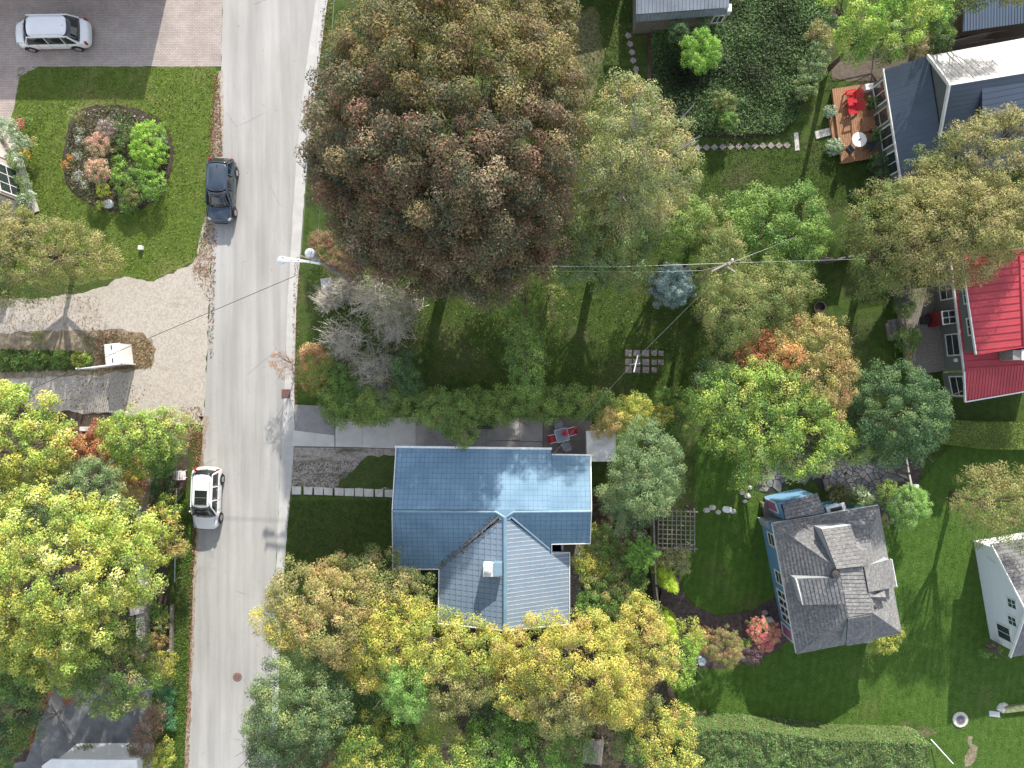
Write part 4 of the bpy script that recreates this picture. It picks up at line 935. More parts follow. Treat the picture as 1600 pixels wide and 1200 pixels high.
window(hE, A, B, Ld*.46, 2.55, .62, .75, ce, 2, 2, glass=TEAL, fw=.05); window(hE, A, B, Ld*.64, 2.3, .62, .75, ce, 2, 2, glass=TEAL, fw=.05)
window(hE, A, B, Ld*.78, 1.0, 1.0, 1.25, ce, 2, 1, fw=.05)
MB().bar(A + nE*.05 + Vector((0,0,1.2)) + dE*.8, A + nE*.05 + Vector((0,0,2.0)) + dE*1.1, .02, .02).build('service_pipe', GALV, hE)

# ---- grey metal shed, top centre
SHEDM = M('grey_shed_metal', (.27, .30, .34), (.21, .235, .265), scale=1, rough=.45, metal=.4, fine=.1)
hF = thing('shed', 'grey metal roofed shed cut by the top edge beside the ground cover', 'shed', (*G(1066, -30), 0))
slope(hF, [(994,22,2.6),(1139,12,2.6),(1139,-110,3.6),(994,-110,3.6)], 'seam', .5, SHEDM, 'roof_panel', rib=.25, ribmat=SHEDM, ribh=.03, ribw=.03)
slope(hF, [(994,34,2.15),(1136,23,2.15),(1138,13,2.5),(994,23,2.5)], 'seam', .5, M('dull_shed_metal', (.20,.24,.27), (.15,.18,.2), rough=.5, metal=.4), 'eave_panel', rib=.25, ribmat=SHEDM, ribh=.03, ribw=.03)
walls(hF, [ip(998,26,2.3), ip(1132,17,2.3), ip(1132,-100,2.3), ip(998,-100,2.3)], 2.1, WOODG)
window(hF, ip(998,26,2.3), ip(1132,17,2.3), 5.3, .9, .7, .9, ip(1060,-60,0), 2, 1)
MB().box(W(1138,15,2.2), (.3,.5,.5)).build('eave_bracket', WHITE, hF)
# ---- corrugated shed, top right
hG = thing('shed', 'corrugated grey roofed outbuilding in the top right corner', 'shed', (*G(1560, -10), 0))
slope(hG, [(1505,49,2.6),(1680,25,2.6),(1675,-110,3.6),(1510,-90,3.6)], 'seam', .4, NAVYL, 'roof_panel', rib=.2, ribmat=NAVYL, ribh=.03, ribw=.03)
walls(hG, [ip(1510,44,2.4), ip(1675,22,2.4), ip(1670,-100,2.4), ip(1514,-80,2.4)], 2.4, M('brown_boards', (.10,.07,.05), (.06,.045,.035), scale=5))
deck('dark plank walkway between the two right hand roofs', [G(1478,62), G(1600,38), G(1600,52), G(1480,76)], .15, WOODG, .15, 0)
deck('brown plank platform west of the corrugated outbuilding', [G(1482,8), G(1508,4), G(1510,46), G(1485,56)], .3, M('brown_wood', (.13,.10,.08), (.08,.06,.05), scale=5), .15, 0)
# ---- stucco house at the left edge
STUC = M('pinkish_stucco', (.56, .49, .47), (.47, .41, .395), scale=1.5, rough=.9, bmp=.01, fine=.06)
hH = thing('house', 'pinkish stucco house corner with white paned window at the left edge', 'house', (*G(-40, 270), 0))
fH = [G(-300,170), G(-30,170), G(8,205), G(34,262), G(47,322), G(40,345), G(-300,380)]
walls(hH, fH, 3.4, STUC); MB().prism(fH, 3.4, 3.5).build('roof', M('roof_felt', (.3,.28,.27)), hH)
window(hH, fH[4], fH[3], .35, .7, 2.0, 2.0, (-50,12), 3, 2, fmat=WHITE)
MB().prism([G(8,205), G(30,230), G(62,330), G(50,334), G(40,300)], .0, .12).build('plinth', PALE, hH)
# ---- white flat roof bottom left
hI = thing('garage', 'white flat garage roof at the bottom edge on the dark driveway', 'garage', (*G(150, 1230), 0))
MB().prism([ip(80,1186,2.6), ip(214,1187,2.6), ip(216,1290,2.6), ip(64,1290,2.6), ip(66,1196,2.6)], 2.5, 2.64).build('roof', M('white_roof', (.78,.78,.76), (.68,.68,.66), scale=2), hI)
walls(hI, [ip(84,1192,2.5), ip(210,1192,2.5), ip(210,1284,2.5), ip(70,1284,2.5)], 2.49, WSID)
# ---- houses north of the frame whose shade reaches into it
hJ = thing('house', 'tall house just beyond the top left edge above the brick driveway', 'house', (*G(120, -110), 0))
fJ = [G(-140,-8), G(262,-8), G(262,-260), G(-140,-260)]
walls(hJ, fJ, 3.4, STUC); MB().prism([(x*1.0, y) for x, y in fJ], 3.4, 3.6).build('roof', SHD, hJ)
hK = thing('house', 'house just beyond the top edge above the worn lawn', 'house', (*G(905, -110), 0))
fK = [G(862,-14), G(978,-44), G(978,-190), G(845,-190)]
walls(hK, fK, 2.4, SIDING); MB().prism(fK, 2.4, 2.6).build('roof', SHD, hK)
# ================================================================ VEHICLES
def loft(secs, n):
    mb = MB()
    for s in secs: mb.v += s
    for i in range(len(secs) - 1):
        for k in range(n): mb.f.append((i*n + k, i*n + (k+1) % n, (i+1)*n + (k+1) % n, (i+1)*n + k))
    mb.f.append(tuple(range(n))[::-1]); mb.f.append(tuple((len(secs)-1)*n + k for k in range(n))); return mb
def car(name, label, cat, px, py, heading, L, Wd, Ht, paint, fr, sun=False, rails=False, belt=.98, hood=.92, rear=1.0, third=True, roofin=.80):
    """fr: distances from the nose / L: windscreen base, windscreen top, roof end, rear glass base"""
    v = thing(name, label, cat)
    hw = Wd / 2; X = lambda f: L / 2 - f * L
    wb, wt, re, rb = fr
    prof = [(0.0, .50, .42, .55), (.010, .66, .36, .62), (.035, .82, .25, .74), (.10, .95, .22, hood - .08), (wb, 1.0, .22, hood + .02), (wt, 1.0, .22, belt), (.5, 1.0, .22, belt), (re - .08, 1.0, .22, belt), (rb, .985, .22, rear), (.955, .91, .25, rear - .04), (.985, .79, .34, rear - .12), (1.0, .60, .42, .70)]
    secs = []
    for f, wf, z0, z1 in prof:
        y = hw * wf; x = X(f)
        half = [(0, z0), (y*.86, z0), (y*.985, z0 + .10), (y, (z0 + z1) * .5), (y*.985, z1 - .12), (y*.93, z1 - .03), (y*.80, z1 + .01), (y*.4, z1 + .035), (0, z1 + .045)]
        ring = [(x, a, b) for a, b in half] + [(x, -a, b) for a, b in half[-2:0:-1]]
        secs.append(ring)
    body = loft(secs, 16).build('body', paint, v, smooth=True); m = body.modifiers.new('s', 'SUBSURF'); m.levels = 1; m.render_levels = 2
    zb, zr = belt - .02, Ht - .05
    yb, yr = hw * .92, hw * roofin * .92
    fb, ft, rt, rbp = X(wb), X(wt), X(re), X(rb)
    curve = .16
    def quadgrid(name, a, b, c, d, bow, mat, nx=5, label=None, bz=0):
        """a-b lower edge, d-c upper edge; bow pushes the middle outward along x"""
        a, b, c, d = map(Vector, (a, b, c, d)); mb = MB(); 
        for j in range(4):
            for i in range(nx):
                s, t = i / (nx - 1), j / 3; p = a.lerp(b, s).lerp(d.lerp(c, s), t); k = 4 * s * (1 - s)
                p = p + Vector((bow * k, 0, bz * k)) + Vector((0, 0, 0)); mb.v.append(tuple(p))
        for j in range(3):
            for i in range(nx - 1): q = j * nx + i; mb.f.append((q, q + 1, q + nx + 1, q + nx))
        o = mb.build(name, mat, v, smooth=True); s_ = o.modifiers.new('t', 'SOLIDIFY'); s_.thickness = .02; s_.offset = 0
        if label: o['label'] = label
        return o
    quadgrid('windscreen', (fb, -yb*.97, hood+.0), (fb, yb*.97, hood+.0), (ft, yr*.96, zr), (ft, -yr*.96, zr), curve, CARGL)
    quadgrid('rear_window', (rbp, yb*.88, rear), (rbp, -yb*.88, rear), (rt, -yr*.93, zr), (rt, yr*.93, zr), -.08, CARGL)
    # inner shell in paint behind the glass so that pillars read
    cuts = [(wb + .03, wt + .01, .47, .48)] 
    for sgn in (1, -1):
        def P(f_, top):  # a point on the side glass plane
            return (X(f_), sgn * (yr * 1.01 if top else yb * 1.02), zr - .03 if top else zb + .02)
        segs = [((wb + .055, wt + .012), (.485, .485)), ((.50, .50), (.70, .70))] + ([((.715, .715), (rb - .04, re - .015))] if third else [])
        for (l0, t0), (l1, t1) in segs:
            quadgrid('side_window', P(l0, 0), P(l1, 0), P(t1, 1), P(t0, 1), 0, CARGL, 3)
        for (l0, t0), r_ in (((wb + .02, wt), .045), ((.4925, .4925), .035), ((.7075, .7075), .04), ((rb - .01, re), .055)):
            MB().tube([P(l0, 0), P(t0, 1)], r_, 6).build('pillar', paint, v, smooth=True)
        MB().tube([P(wt, 1), P(.6, 1), P(re, 1)], .05, 6).build('roof_edge', paint, v, smooth=True)
    rf = MB(); rings = []
    for k, (sc, z) in enumerate(((1, 0), (.93, .04), (.7, .065), (.3, .075), (.02, .077))):
        cx = (ft + rt) / 2; hl = (ft - rt) / 2; ring = []
        for i in range(24):
            t = 2 * math.pi * i / 24; cxp = abs(math.cos(t)) ** .42 * (1 if math.cos(t) >= 0 else -1); cyp = abs(math.sin(t)) ** .42 * (1 if math.sin(t) >= 0 else -1)
            bowx = .05 * (1 - abs(cyp)) if cxp > 0 else -.03 * (1 - abs(cyp))
            ring.append((cx + hl * 1.0 * cxp * sc + bowx * sc, yr * 1.02 * cyp * sc, zr - .02 + z))
        rings.append(ring)
    loft(rings, 24).build('roof', paint, v, smooth=True)
    if sun:
        MB().box((X(.545), 0, Ht + .015), (L * .225, hw * .92, .03)).build('sunroof', CARGL, v); MB().box((X(.545), 0, Ht + .031), (.02, hw * .9, .006)).build('sunroof_bar', GALV, v)
    if rails:
        for sgn in (1, -1): MB().tube([(X(wt + .05), sgn*yr*.86, zr + .03), (X(wt + .07), sgn*yr*.86, zr + .10), (X(re - .07), sgn*yr*.86, zr + .10), (X(re - .04), sgn*yr*.86, zr + .03)], .02, 5).build('roof_rail', GALV, v)
    for f, sgn in ((.185, 1), (.185, -1), (.80, 1), (.80, -1)):
        x = X(f); rr = .345
        mb = MB(); n = 20
        for (yy, r) in ((0, rr*.62), (.0, rr), (.03, rr + .01), (.20, rr + .01), (.22, rr*.9)):
            for k in range(n): t = 2*math.pi*k/n; mb.v.append((x + r*math.cos(t), sgn * (hw + .012 - yy), rr + r*math.sin(t)))
        for i in range(4):
            for k in range(n): mb.f.append((i*n+k, i*n+(k+1)%n, (i+1)*n+(k+1)%n, (i+1)*n+k))
        mb.f.append(tuple(range(n)))
        wh = mb.build('wheel', RUB, v, smooth=True)
        rim = MB(); b = 0; nn_ = 15
        rim.v.append((x, sgn * (hw + .02), rr))
        for k in range(nn_*2): t = math.pi*k/nn_; rim.v.append((x + rr*.6*math.cos(t), sgn*(hw + .016), rr + rr*.6*math.sin(t)))
        for k in range(nn_*2):
            if k % 6 != 5: rim.f.append((0, 1 + k, 1 + (k+1) % (nn_*2)))
        rim.build('rim', GALV, wh)
        ar = MB(); 
        for k in range(13):
            t = math.pi * k / 12; 
            for r in (.355, .43): ar.v.append((x + r*math.cos(t), sgn*(hw + .006), rr + r*math.sin(t)*.98))
        for k in range(12): ar.f.append((2*k, 2*k+1, 2*k+3, 2*k+2))
        a_o = ar.build('wheel_arch', RUB, v); s_ = a_o.modifiers.new('t', 'SOLIDIFY'); s_.thickness = .02
    TL_ = M('tail_lamp', (.35,.012,.015), rough=.2, spec=.7); HL = M('head_lamp', (.32,.34,.37), rough=.1, spec=.8)
    for sgn in (1, -1):
        o = MB().box((X(.06), sgn*hw*.76, .74), (.26, .20, .10), sgn*-.55).build('headlight', HL, v); bevel(o, .04, 2)
        o = MB().box((X(.965), sgn*hw*.84, .86), (.14, .16, .30), sgn*.3).build('taillight', TL_, v); bevel(o, .03, 2)
        o = MB().box((X(wb + .06), sgn*(hw + .05), belt + .04), (.11, .16, .13)).build('mirror', paint, v); bevel(o, .04, 2)
        MB().box((X(.45), sgn*(hw + .008), belt - .18), (.16, .02, .03)).build('door_handle', paint, v); MB().box((X(.66), sgn*(hw + .008), belt - .18), (.16, .02, .03)).build('door_handle', paint, v)
    MB().box((X(.995), 0, .78), (.02, .5, .14)).build('number_plate', WHITE, v); MB().box((X(0) + .002, 0, .5), (.02, .9, .14)).build('grille', RUB, v)
    MB().bar((fb + .1, -hw*.6, hood + .03), (fb + .02, -.05, hood + .06), .02, .02).bar((fb + .1, hw*.1, hood + .03), (fb + .02, hw*.6, hood + .06), .02, .02).build('wiper', RUB, v)
    mb = MB()
    for sgn in (1, -1):
        for f in (.335, .492, .715): mb.bar((X(f), sgn*(hw + .003), .34), (X(f), sgn*(hw*.975), belt - .03), .014, .012, (1, 0, 0))
        mb.bar((X(.335), sgn*(hw + .003), .34), (X(.715), sgn*(hw + .003), .34), .014, .012)
        mb.bar((X(.07), sgn*hw*.70, hood - .07), (X(wb - .02), sgn*hw*.84, hood + .035), .014, .012)
    mb.build('panel_gap', RUB, v, kind='stuff')
    MB().box((X(re - .04), 0, Ht + .04), (.14, .03, .07)).build('antenna_fin', paint, v)
    g = G(px, py); v.location = (g[0], g[1], .012); v.rotation_euler = (0, 0, heading); return v
PW = M('white_car_paint', (.74,.75,.76), (.70,.71,.72), rough=.22, coat=.6, scale=1); PN = M('navy_car_paint', (.055,.075,.105), (.045,.065,.09), rough=.22, metal=.35, coat=.8, scale=1)
R_ = math.radians
car('minivan', 'white minivan parked on the shaded brick driveway', 'minivan', 92, 60, R_(181), 5.3, 1.96, 1.74, PW, (.165, .29, .80, .895), rails=True, roofin=.84)
car('parked_car', 'dark blue hatchback parked half on the grass at the road edge', 'car', 352, 302, R_(-90 - 2.4), 4.55, 1.86, 1.52, PN, (.245, .45, .86, .955), third=False, roofin=.80)
car('parked_car', 'white crossover with black sunroof parked on the left of the road', 'car', 330, 776, R_(-90 - 2.2), 4.4, 1.84, 1.62, PW, (.235, .395, .90, .955), sun=True, rails=True, roofin=.82)

# ================================================================ STREET FURNITURE
POLEW = M('pole_wood', (.34,.31,.27), (.24,.21,.18), scale=6, rough=.9)
LAMPG = M('lamp_aluminium', (.66,.67,.68), (.6,.6,.61), rough=.4, metal=.3)
pb_ = W(503, 410, 8.6)
up_ = thing('utility_pole', 'wooden utility pole with grey transformer and long lamp arm over the road', 'utility pole', (pb_.x, pb_.y, 0))
MB().tube([(pb_.x, pb_.y, 0), (pb_.x, pb_.y, 9.3)], [.13, .09], 10).build('pole', POLEW, up_, smooth=True)
t0 = W(486, 397, 8.3); MB().lathe((t0.x, t0.y, 7.6), [(.26,0),(.29,.05),(.29,.9),(.31,.92),(.28,1.0),(.05,1.06)], 16).build('transformer', LAMPG, up_, smooth=True)
MB().tube([(t0.x+.1, t0.y, 8.6), (t0.x+.12, t0.y, 8.85)], [.06,.04], 6).build('bushing', WHITE, up_)
a0, a1 = Vector((pb_.x, pb_.y, 8.2)), W(448, 409, 8.6)
MB().tube([a0, a0.lerp(a1, .5)+Vector((0,0,.25)), a1], [.05,.045,.04], 6).build('lamp_arm', LAMPG, up_)
ln = W(437, 407, 8.6); MB().lathe((ln.x+.1, ln.y, 8.45), [(.12,0),(.24,.06),(.26,.14),(.16,.22),(.03,.25)], 12).bar((ln.x, ln.y, 8.6), (ln.x+.7, ln.y, 8.6), .2, .14).build('lamp_head', LAMPG, up_, smooth=True)
x0, x1 = W(500, 412, 9.0), W(440, 402, 9.0)
MB().bar(x0, x1, .12, .14).build('crossarm', WHITE, up_); x2 = W(468, 399, 8.7); MB().bar(W(486,405,8.6), x2, .08, .08).build('brace', POLEW, up_)
for f in (.25, .55, .95):
    q = x0.lerp(x1, f); MB().lathe((q.x, q.y, q.z+.06), [(.04,0),(.07,.06),(.05,.14),(.02,.2)], 8).build('insulator', WHITE, up_)
# ground guy/brace seen leaning toward the trees
q0, q1_ = W(500, 410, 8.4), W(524, 428, 6.0); MB().tube([q0, q1_], .05, 6).build('brace', POLEW, up_)
WIREL = M('aluminium_wire', (.42,.42,.42), rough=.5, metal=.3); WIRED = M('black_wire', (.04,.04,.04), rough=.6)
def wire(pts, label, mat, r=.008, sag=.0, group=None, cat='power line'):
    P = [W(*p) for p in pts]; out = []
    for p, q in zip(P, P[1:]):
        for i in range(12):
            t = i / 12; v = p.lerp(q, t); v.z -= sag * 4 * t * (1 - t); out.append(v)
    out.append(P[-1]); o = MB().tube(out, r, 5).build('power_line', mat); return props(o, label, cat, group)
wire([(478,-60,9.2),(476,0,9.2),(441,403,9.1)], 'pale wire along the road, leftmost of the three', WIREL)
wire([(503,-60,9.1),(499,0,9.1),(470,403,9.1)], 'pale wire along the road, the middle one of three', WIREL, .008)
wire([(524,-60,9.0),(522,0,9.0),(496,383,8.8)], 'pale wire along the grassy roadside, rightmost of three', WIREL)
wire([(503,412,8.8),(960,417,8.2),(1138,411,8.2),(1400,403,5.6),(1700,390,3.4)], 'long pale wire strung east from the road pole over the back gardens', WIREL, .008, .0)
wire([(510,420,7.6),(995,425,7.4),(1095,423,7.4),(1138,413,7.6)], 'thinner lower wire parallel to the long garden wire', WIREL, .005, .0)
wire([(492,418,8.0),(245,523,6.0),(-100,672,4.0)], 'dark wire crossing the road down to the gravel driveway', WIRED, .018, .0)
wire([(1138,415,7.8),(1100,455,7.0),(1012,543,5.6),(955,605,4.6),(866,708,3.5)], 'twisted service wire slanting over the shaded lawn to the blue roof', WIREL, .007, .0)
wire([(1138,412,8.0),(1200,388,7.4),(1262,362,4.0)], 'short wire running north east from the garden pole', WIREL, .008)
p2 = W(1138, 412, 8.2)
u2 = thing('utility_pole', 'garden utility pole with small crossarm rising among the cedars', 'utility pole', (p2.x, p2.y, 0))
MB().tube([(p2.x, p2.y, 0), (p2.x, p2.y, 8.4)], [.15,.1], 8).build('pole', POLEW, u2, smooth=True)
MB().bar((p2.x-1.0, p2.y-.45, 8.2), (p2.x+.3, p2.y+.2, 8.2), .1, .1).build('crossarm', POLEW, u2); MB().bar((p2.x, p2.y, 7.6), (p2.x+.4, p2.y-.5, 8.2), .07, .07).build('brace', POLEW, u2)
MB().lathe((p2.x+.2, p2.y+.2, 8.25), [(.05,0),(.09,.08),(.03,.2)], 8).build('insulator', WHITE, u2)
# clothes post
c0 = G(985, 570); cp = thing('clothes_post', 'white T shaped clothes post standing in the slab grid', 'clothes post', (*c0, 0))
MB().tube([(*c0, 0), (*c0, 2.0)], .05, 8).build('post', WHITE, cp); MB().bar((c0[0]+.15, c0[1]+.6, 2.0), (c0[0]-.12, c0[1]-.55, 2.0), .07, .07).build('crossarm', WHITE, cp); MB().bar((c0[0], c0[1], 1.6), (c0[0]+.3, c0[1]+.05, 2.0), .05, .05).build('brace', WHITE, cp)
# storm drain and manholes
g = G(447, 615); sdn = thing('storm_drain', 'rusty storm drain grate in the concrete gutter', 'drain', (*g, 0))
MB().box((g[0], g[1], .025), (.62, .62, .03)).build('frame', M('rusty_iron', (.17,.085,.075), (.11,.06,.055), scale=8), sdn)
for i in range(6): MB().box((g[0]-.22+i*.088, g[1], .045), (.035, .5, .012)).build('grate_bar', MATS['rusty_iron'], sdn)
def manhole(px, py, r, label, ring=None):
    g = G(px, py); t = thing('manhole', label, 'manhole', (*g, 0))
    if ring: MB().lathe((*g, 0), [(ring, 0), (ring, .06), (ring*.96, .08), (r*1.02, .08)], 12).build('ring', PALE, t); z = .085
    else: z = .014; MB().lathe((*g, .0), [(r*1.15,0),(r*1.15,.016)], 24).build('ring', MATS['rusty_iron'], t)
    MB().lathe((*g, z), [(r,0),(r,.012),(r*.93,.016)], 24).build('cover', M('iron_red', (.24,.13,.12), (.17,.10,.09), scale=10) if not ring else M('iron_grey', (.15,.14,.15)), t)
    mb = MB()
    for k in range(8): mb.box((g[0]+r*.5*math.cos(k*.785), g[1]+r*.5*math.sin(k*.785), z+.02), (.1,.03,.01), k*.785)
    mb.build('cover_pattern', RUB, t, kind='stuff')
manhole(371, 1058, .28, 'round rusty manhole cover in the road')
manhole(1500, 1124, .32, 'grey manhole lid in a pale concrete ring on the lawn', .56)
# white lidded storage box with slat fence on the drive island
g = ip(177, 553, 1.5); bx = thing('storage_box', 'white lidded box with two dark latches at the end of the slat fence', 'storage box', (*g, 0))
rz = R_(6); MB().box((g[0], g[1], .75), (1.0, 1.36, 1.5), rz).build('body', WHITE, bx)
for s in (-1, 1):
    MB().box((g[0] + math.sin(-rz)*s*.36, g[1] + s*.36, 1.53), (1.08, .70, .05), rz).build('lid', WHITE, bx)
    MB().box((g[0]-.05 + math.sin(-rz)*s*.45, g[1] + s*.45, 1.57), (.07, .3, .03), rz).build('latch', RUB, bx)
f0, f1 = ip(190, 568, 1.7), ip(125, 576, 1.5)
fs = thing('slat_fence', 'white topped slat fence running west from the lidded box', 'fence', (*f0, 0))
MB().bar((*f0, 1.72), (*f1, 1.5), .08, .06).build('top_rail', WHITE, fs); MB().bar((*f0, .35), (*f1, .35), .05, .08).build('bottom_rail', WOODG, fs)
A_, B_ = Vector(f0), Vector(f1); ns = 19
for i in range(ns): q = A_.lerp(B_, (i+.5)/ns); MB().box((q.x, q.y, .85), (.06, .03, 1.5), 0).build('slat', WHITE, fs)
for q in (A_, B_): MB().box((q.x, q.y, .95), (.1,.1,1.9)).build('post', WHITE, fs)
c = ip(194, 561, 1.9); MB().bar((c[0]-.3, c[1], 1.95), (c[0]+.15, c[1], 1.95), .1, .08).build('post_cap', WHITE, fs)
# A-frame sign
g = ip(278, 743, .9); sg = thing('sign', 'white folding sign with faded red print by the road verge', 'sign', (*g, 0))
for s in (-1, 1):
    R3 = Matrix.Rotation(s * .62, 3, 'Y'); c = Vector((g[0] + s*.23, g[1], .85))
    MB().box(c, (.5, .62, .03), rot=R3).build('panel', WHITE, sg)
    for k in range(3): MB().box(c + R3 @ Vector((.05, -.12 + .0*k, .02)) + R3 @ Vector((-.15 + .13*k, .05, 0)), (.05, .36 - .09*k, .006), rot=R3).build('lettering', M('faded_red', (.45,.10,.10)), sg)
    MB().bar((g[0]+s*.2, g[1]+.25, 0), (g[0]+s*.2, g[1]+.25, .8), .04, .04).build('leg', WHITE, sg); MB().bar((g[0]+s*.2, g[1]-.25, 0), (g[0]+s*.2, g[1]-.25, .8), .04, .04).build('leg', WHITE, sg)
# weathered box roof by the road
g = ip(510, 448, 1.1); wb_ = thing('utility_box', 'weathered white topped box on the grass below the utility pole', 'utility box', (*g, 0))
bevel(MB().box((g[0], g[1], .5), (.62, 1.1, 1.0), R_(8)).build('body', WOODG, wb_), .02); MB().box((g[0], g[1], 1.03), (.72, 1.22, .06), R_(8)).build('lid', M('flaking_white', (.58,.57,.54), (.36,.34,.32), scale=7, fine=.2), wb_)
g = G(222, 388); o = MB().box((g[0], g[1], .15), (.3, .28, .3)).build('marker_box', WHITE); bevel(o, .02); props(o, 'small white marker box on the front lawn', 'marker box')
# retaining wall and timber edging left of the road
SW = M('stone_wall', (.42,.40,.37), (.28,.26,.24), scale=5, rough=.95, bmp=.03, fine=.2)
rw = thing('retaining_wall', 'grey block retaining wall behind the small planting strip', 'wall', (*G(228, 975), 0))
for i in range(9):
    y = 942 + i*9; MB().prism([G(221+random.uniform(-.5,.5), y), G(235+random.uniform(-.5,.5), y), G(235-i*.1, y+8.6), G(221, y+8.6)], 0, .7 + random.uniform(-.02,.02)).build('block', SW, rw)
MB().prism([G(213,944), G(235,940), G(235,951), G(214,956)], 0, .85).build('end_block', SW, rw)
tw = thing('timber_edging', 'pale timber edging beside the grass verge', 'edging', (*G(270, 980), 0))
for i in range(3): MB().bar((*G(271-i*.3, 944+i*26), .2), (*G(270.7-i*.3, 969+i*26), .2), .18, .28).build('timber', WOODG, tw)
lw = thing('garden_wall', 'curving pale garden wall emerging from the roadside shrubs', 'wall', (*G(234, 760), 0))
cv = [(235,722),(237,740),(236,758),(231,775),(226,792),(229,812),(229,935)]
for p, q in zip(cv, cv[1:]):
    n_ = max(1, int(abs(q[1]-p[1])/14))
    for i in range(n_):
        a = (p[0]+(q[0]-p[0])*i/n_, p[1]+(q[1]-p[1])*i/n_); b = (p[0]+(q[0]-p[0])*(i+.96)/n_, p[1]+(q[1]-p[1])*(i+.96)/n_)
        MB().bar((*G(*a), .45), (*G(*b), .45), .32, .9).build('block', PALE, lw)
rl = thing('rail', 'thin pale handrail along the verge below the folding sign', 'rail', (*G(281, 800), 0))
MB().bar((*G(284,760), .75), (*G(281,905), .75), .06, .05).build('top_rail', GALV, rl)
for i in range(5): q = G(284-i*.7, 762+i*35); MB().tube([(*q, 0), (*q, .75)], .03, 6).build('post', GALV, rl)
dkb = thing('curb', 'short pale kerb at the lower edge of the gravel driveway', 'kerb', (*G(139, 671), 0)); MB().bar((*G(127,670), .1), (*G(151,670), .1), .3, .2).build('kerb_stone', PALE, dkb)
# fences
def picket(label, pts, h, mat, gap=.3, slat=.1, name='fence', top=True, cap_=None, lean=0):
    P = [Vector(G(*p)) for p in pts]; f = thing(name, label, 'fence', (P[0].x, P[0].y, 0))
    for p, q in zip(P, P[1:]):
        L_ = (q-p).length; n_ = max(1, int(L_/gap)); ang = math.atan2((q-p).y, (q-p).x)
        for i in range(n_): r = p.lerp(q, (i+.5)/n_); MB().box((r.x, r.y, h/2), (slat, .03, h), ang).build('board', mat, f)
        if top: MB().bar((p.x, p.y, h+.02), (q.x, q.y, h+.02), .11, .05).build('top_rail', cap_ or mat, f)
        m_ = max(1, int(L_/2.2))
        for i in range(m_+1): r = p.lerp(q, i/m_); MB().box((r.x, r.y, h/2+.05), (.11,.11,h+.1), ang).build('post', mat, f)
    return f
picket('tall thin board fence between the shrubs and the lattice pergola', [(1014,790),(1016,860),(1018,905),(1023,945)], 1.5, WOODG, .17, .15, cap_=M('buff_rail', (.36,.31,.24)))
picket('open slatted fence with white post cap beside the dark shade bed', [(1398,712),(1402,735),(1409,768),(1412,785)], 1.4, WOODG, .26, .09, cap_=PALE)
o = MB().box((*ip(1433,760,1.6)[:2], 1.5), (.3,.22,.14)).build('post_cap', WHITE); props(o, 'white cap block on the slatted fence post', 'post cap')
picket('dark grey board fence under the big right hand cedar', [(1272,408),(1290,411),(1306,408),(1324,404)], 1.5, WOODG, .16, .14)
picket('low white rail fence between hedge and shaded lawn', [(1030,648),(1050,648),(1068,651)], .9, WHITE, .3, .08)
picket('low wooden fence in the alley behind the slate roofed house', [(1470,78),(1530,64),(1590,54)], 1.2, WOODG, .18, .15)
# flag or hedge pole
a, b = G(1453,1154), G(1483,1190)
o = MB().tube([(a[0], a[1], .1), (b[0]-.3, b[1]+.35, .9)], [.05,.03], 8).build('pole', WHITE); props(o, 'thin white pole leaning at the end of the long hedge', 'pole')
# pergola lattice
pz = 2.3; pc = [ip(1029,798,pz), ip(1085,800,pz), ip(1085,858,pz), ip(1028,856,pz)]
pg = thing('pergola', 'small grey lattice pergola at the edge of the back lawn', 'pergola', (*pc[0], 0))
P = [Vector(p) for p in pc]
for i in range(9): a, b = P[0].lerp(P[1], i/8), P[3].lerp(P[2], i/8); d_ = (b-a).normalized()*.15; MB().bar((*(a-d_), pz+.06), (*(b+d_), pz+.06), .05, .05).build('slat', WOODG, pg)
for i in range(9): a, b = P[0].lerp(P[3], i/8), P[1].lerp(P[2], i/8); MB().bar((*a, pz), (*(b+(b-a)*.02), pz), .05, .06).build('slat', WOODG, pg)
for a, b in ((P[0], P[1]), (P[3], P[2]), (P[1], P[2]), (P[0], P[3])): e_ = (b-a).normalized()*.25; MB().bar((*(a-e_), pz-.07), (*(b+e_), pz-.07), .07, .12).build('beam', WOODG, pg)
for p in P: MB().box((p.x, p.y, pz/2), (.11,.11,pz)).build('post', WOODG, pg)
# benches or seat below pergola
# ================================================================ FURNITURE
REDP = M('red_plastic', (.50,.02,.035), (.42,.015,.03), rough=.4); GREYP = M('grey_plastic', (.28,.30,.33), (.24,.26,.29), rough=.5); DARKP = M('dark_metal', (.035,.045,.055), rough=.45)
def chair(name, label, cat, mat, g=None, sling=False):
    c = thing(name, label, cat, (0,0,0), g)
    MB().box((0,0,.43), (.52,.50,.05)).build('seat', mat, c)
    R3 = Matrix.Rotation(-.25, 3, 'Y')
    bevel(MB().box((-.30,0,.72), (.05,.48,.55), rot=R3).build('backrest', mat, c), .015)
    for x in (-.22,.22):
        for y in (-.23,.23): MB().tube([(x,y,0),(x*.95,y*.97,.42)], .018, 6).build('leg', GALV if sling else mat, c)
    for y in (-.28,.28): MB().bar((-.28,y,.62), (.22,y,.62), .05, .03).bar((.2,y,.43), (.2,y,.62), .03,.03).build('armrest', GALV if sling else mat, c)
    return c
def put(o, px, py, rz, z=0.026, h=0): g = ip(px, py, h); o.location = (g[0], g[1], z); o.rotation_euler = (0,0,rz)
tb = thing('table', 'square grey patio table set at an angle with a red parasol stub', 'table')
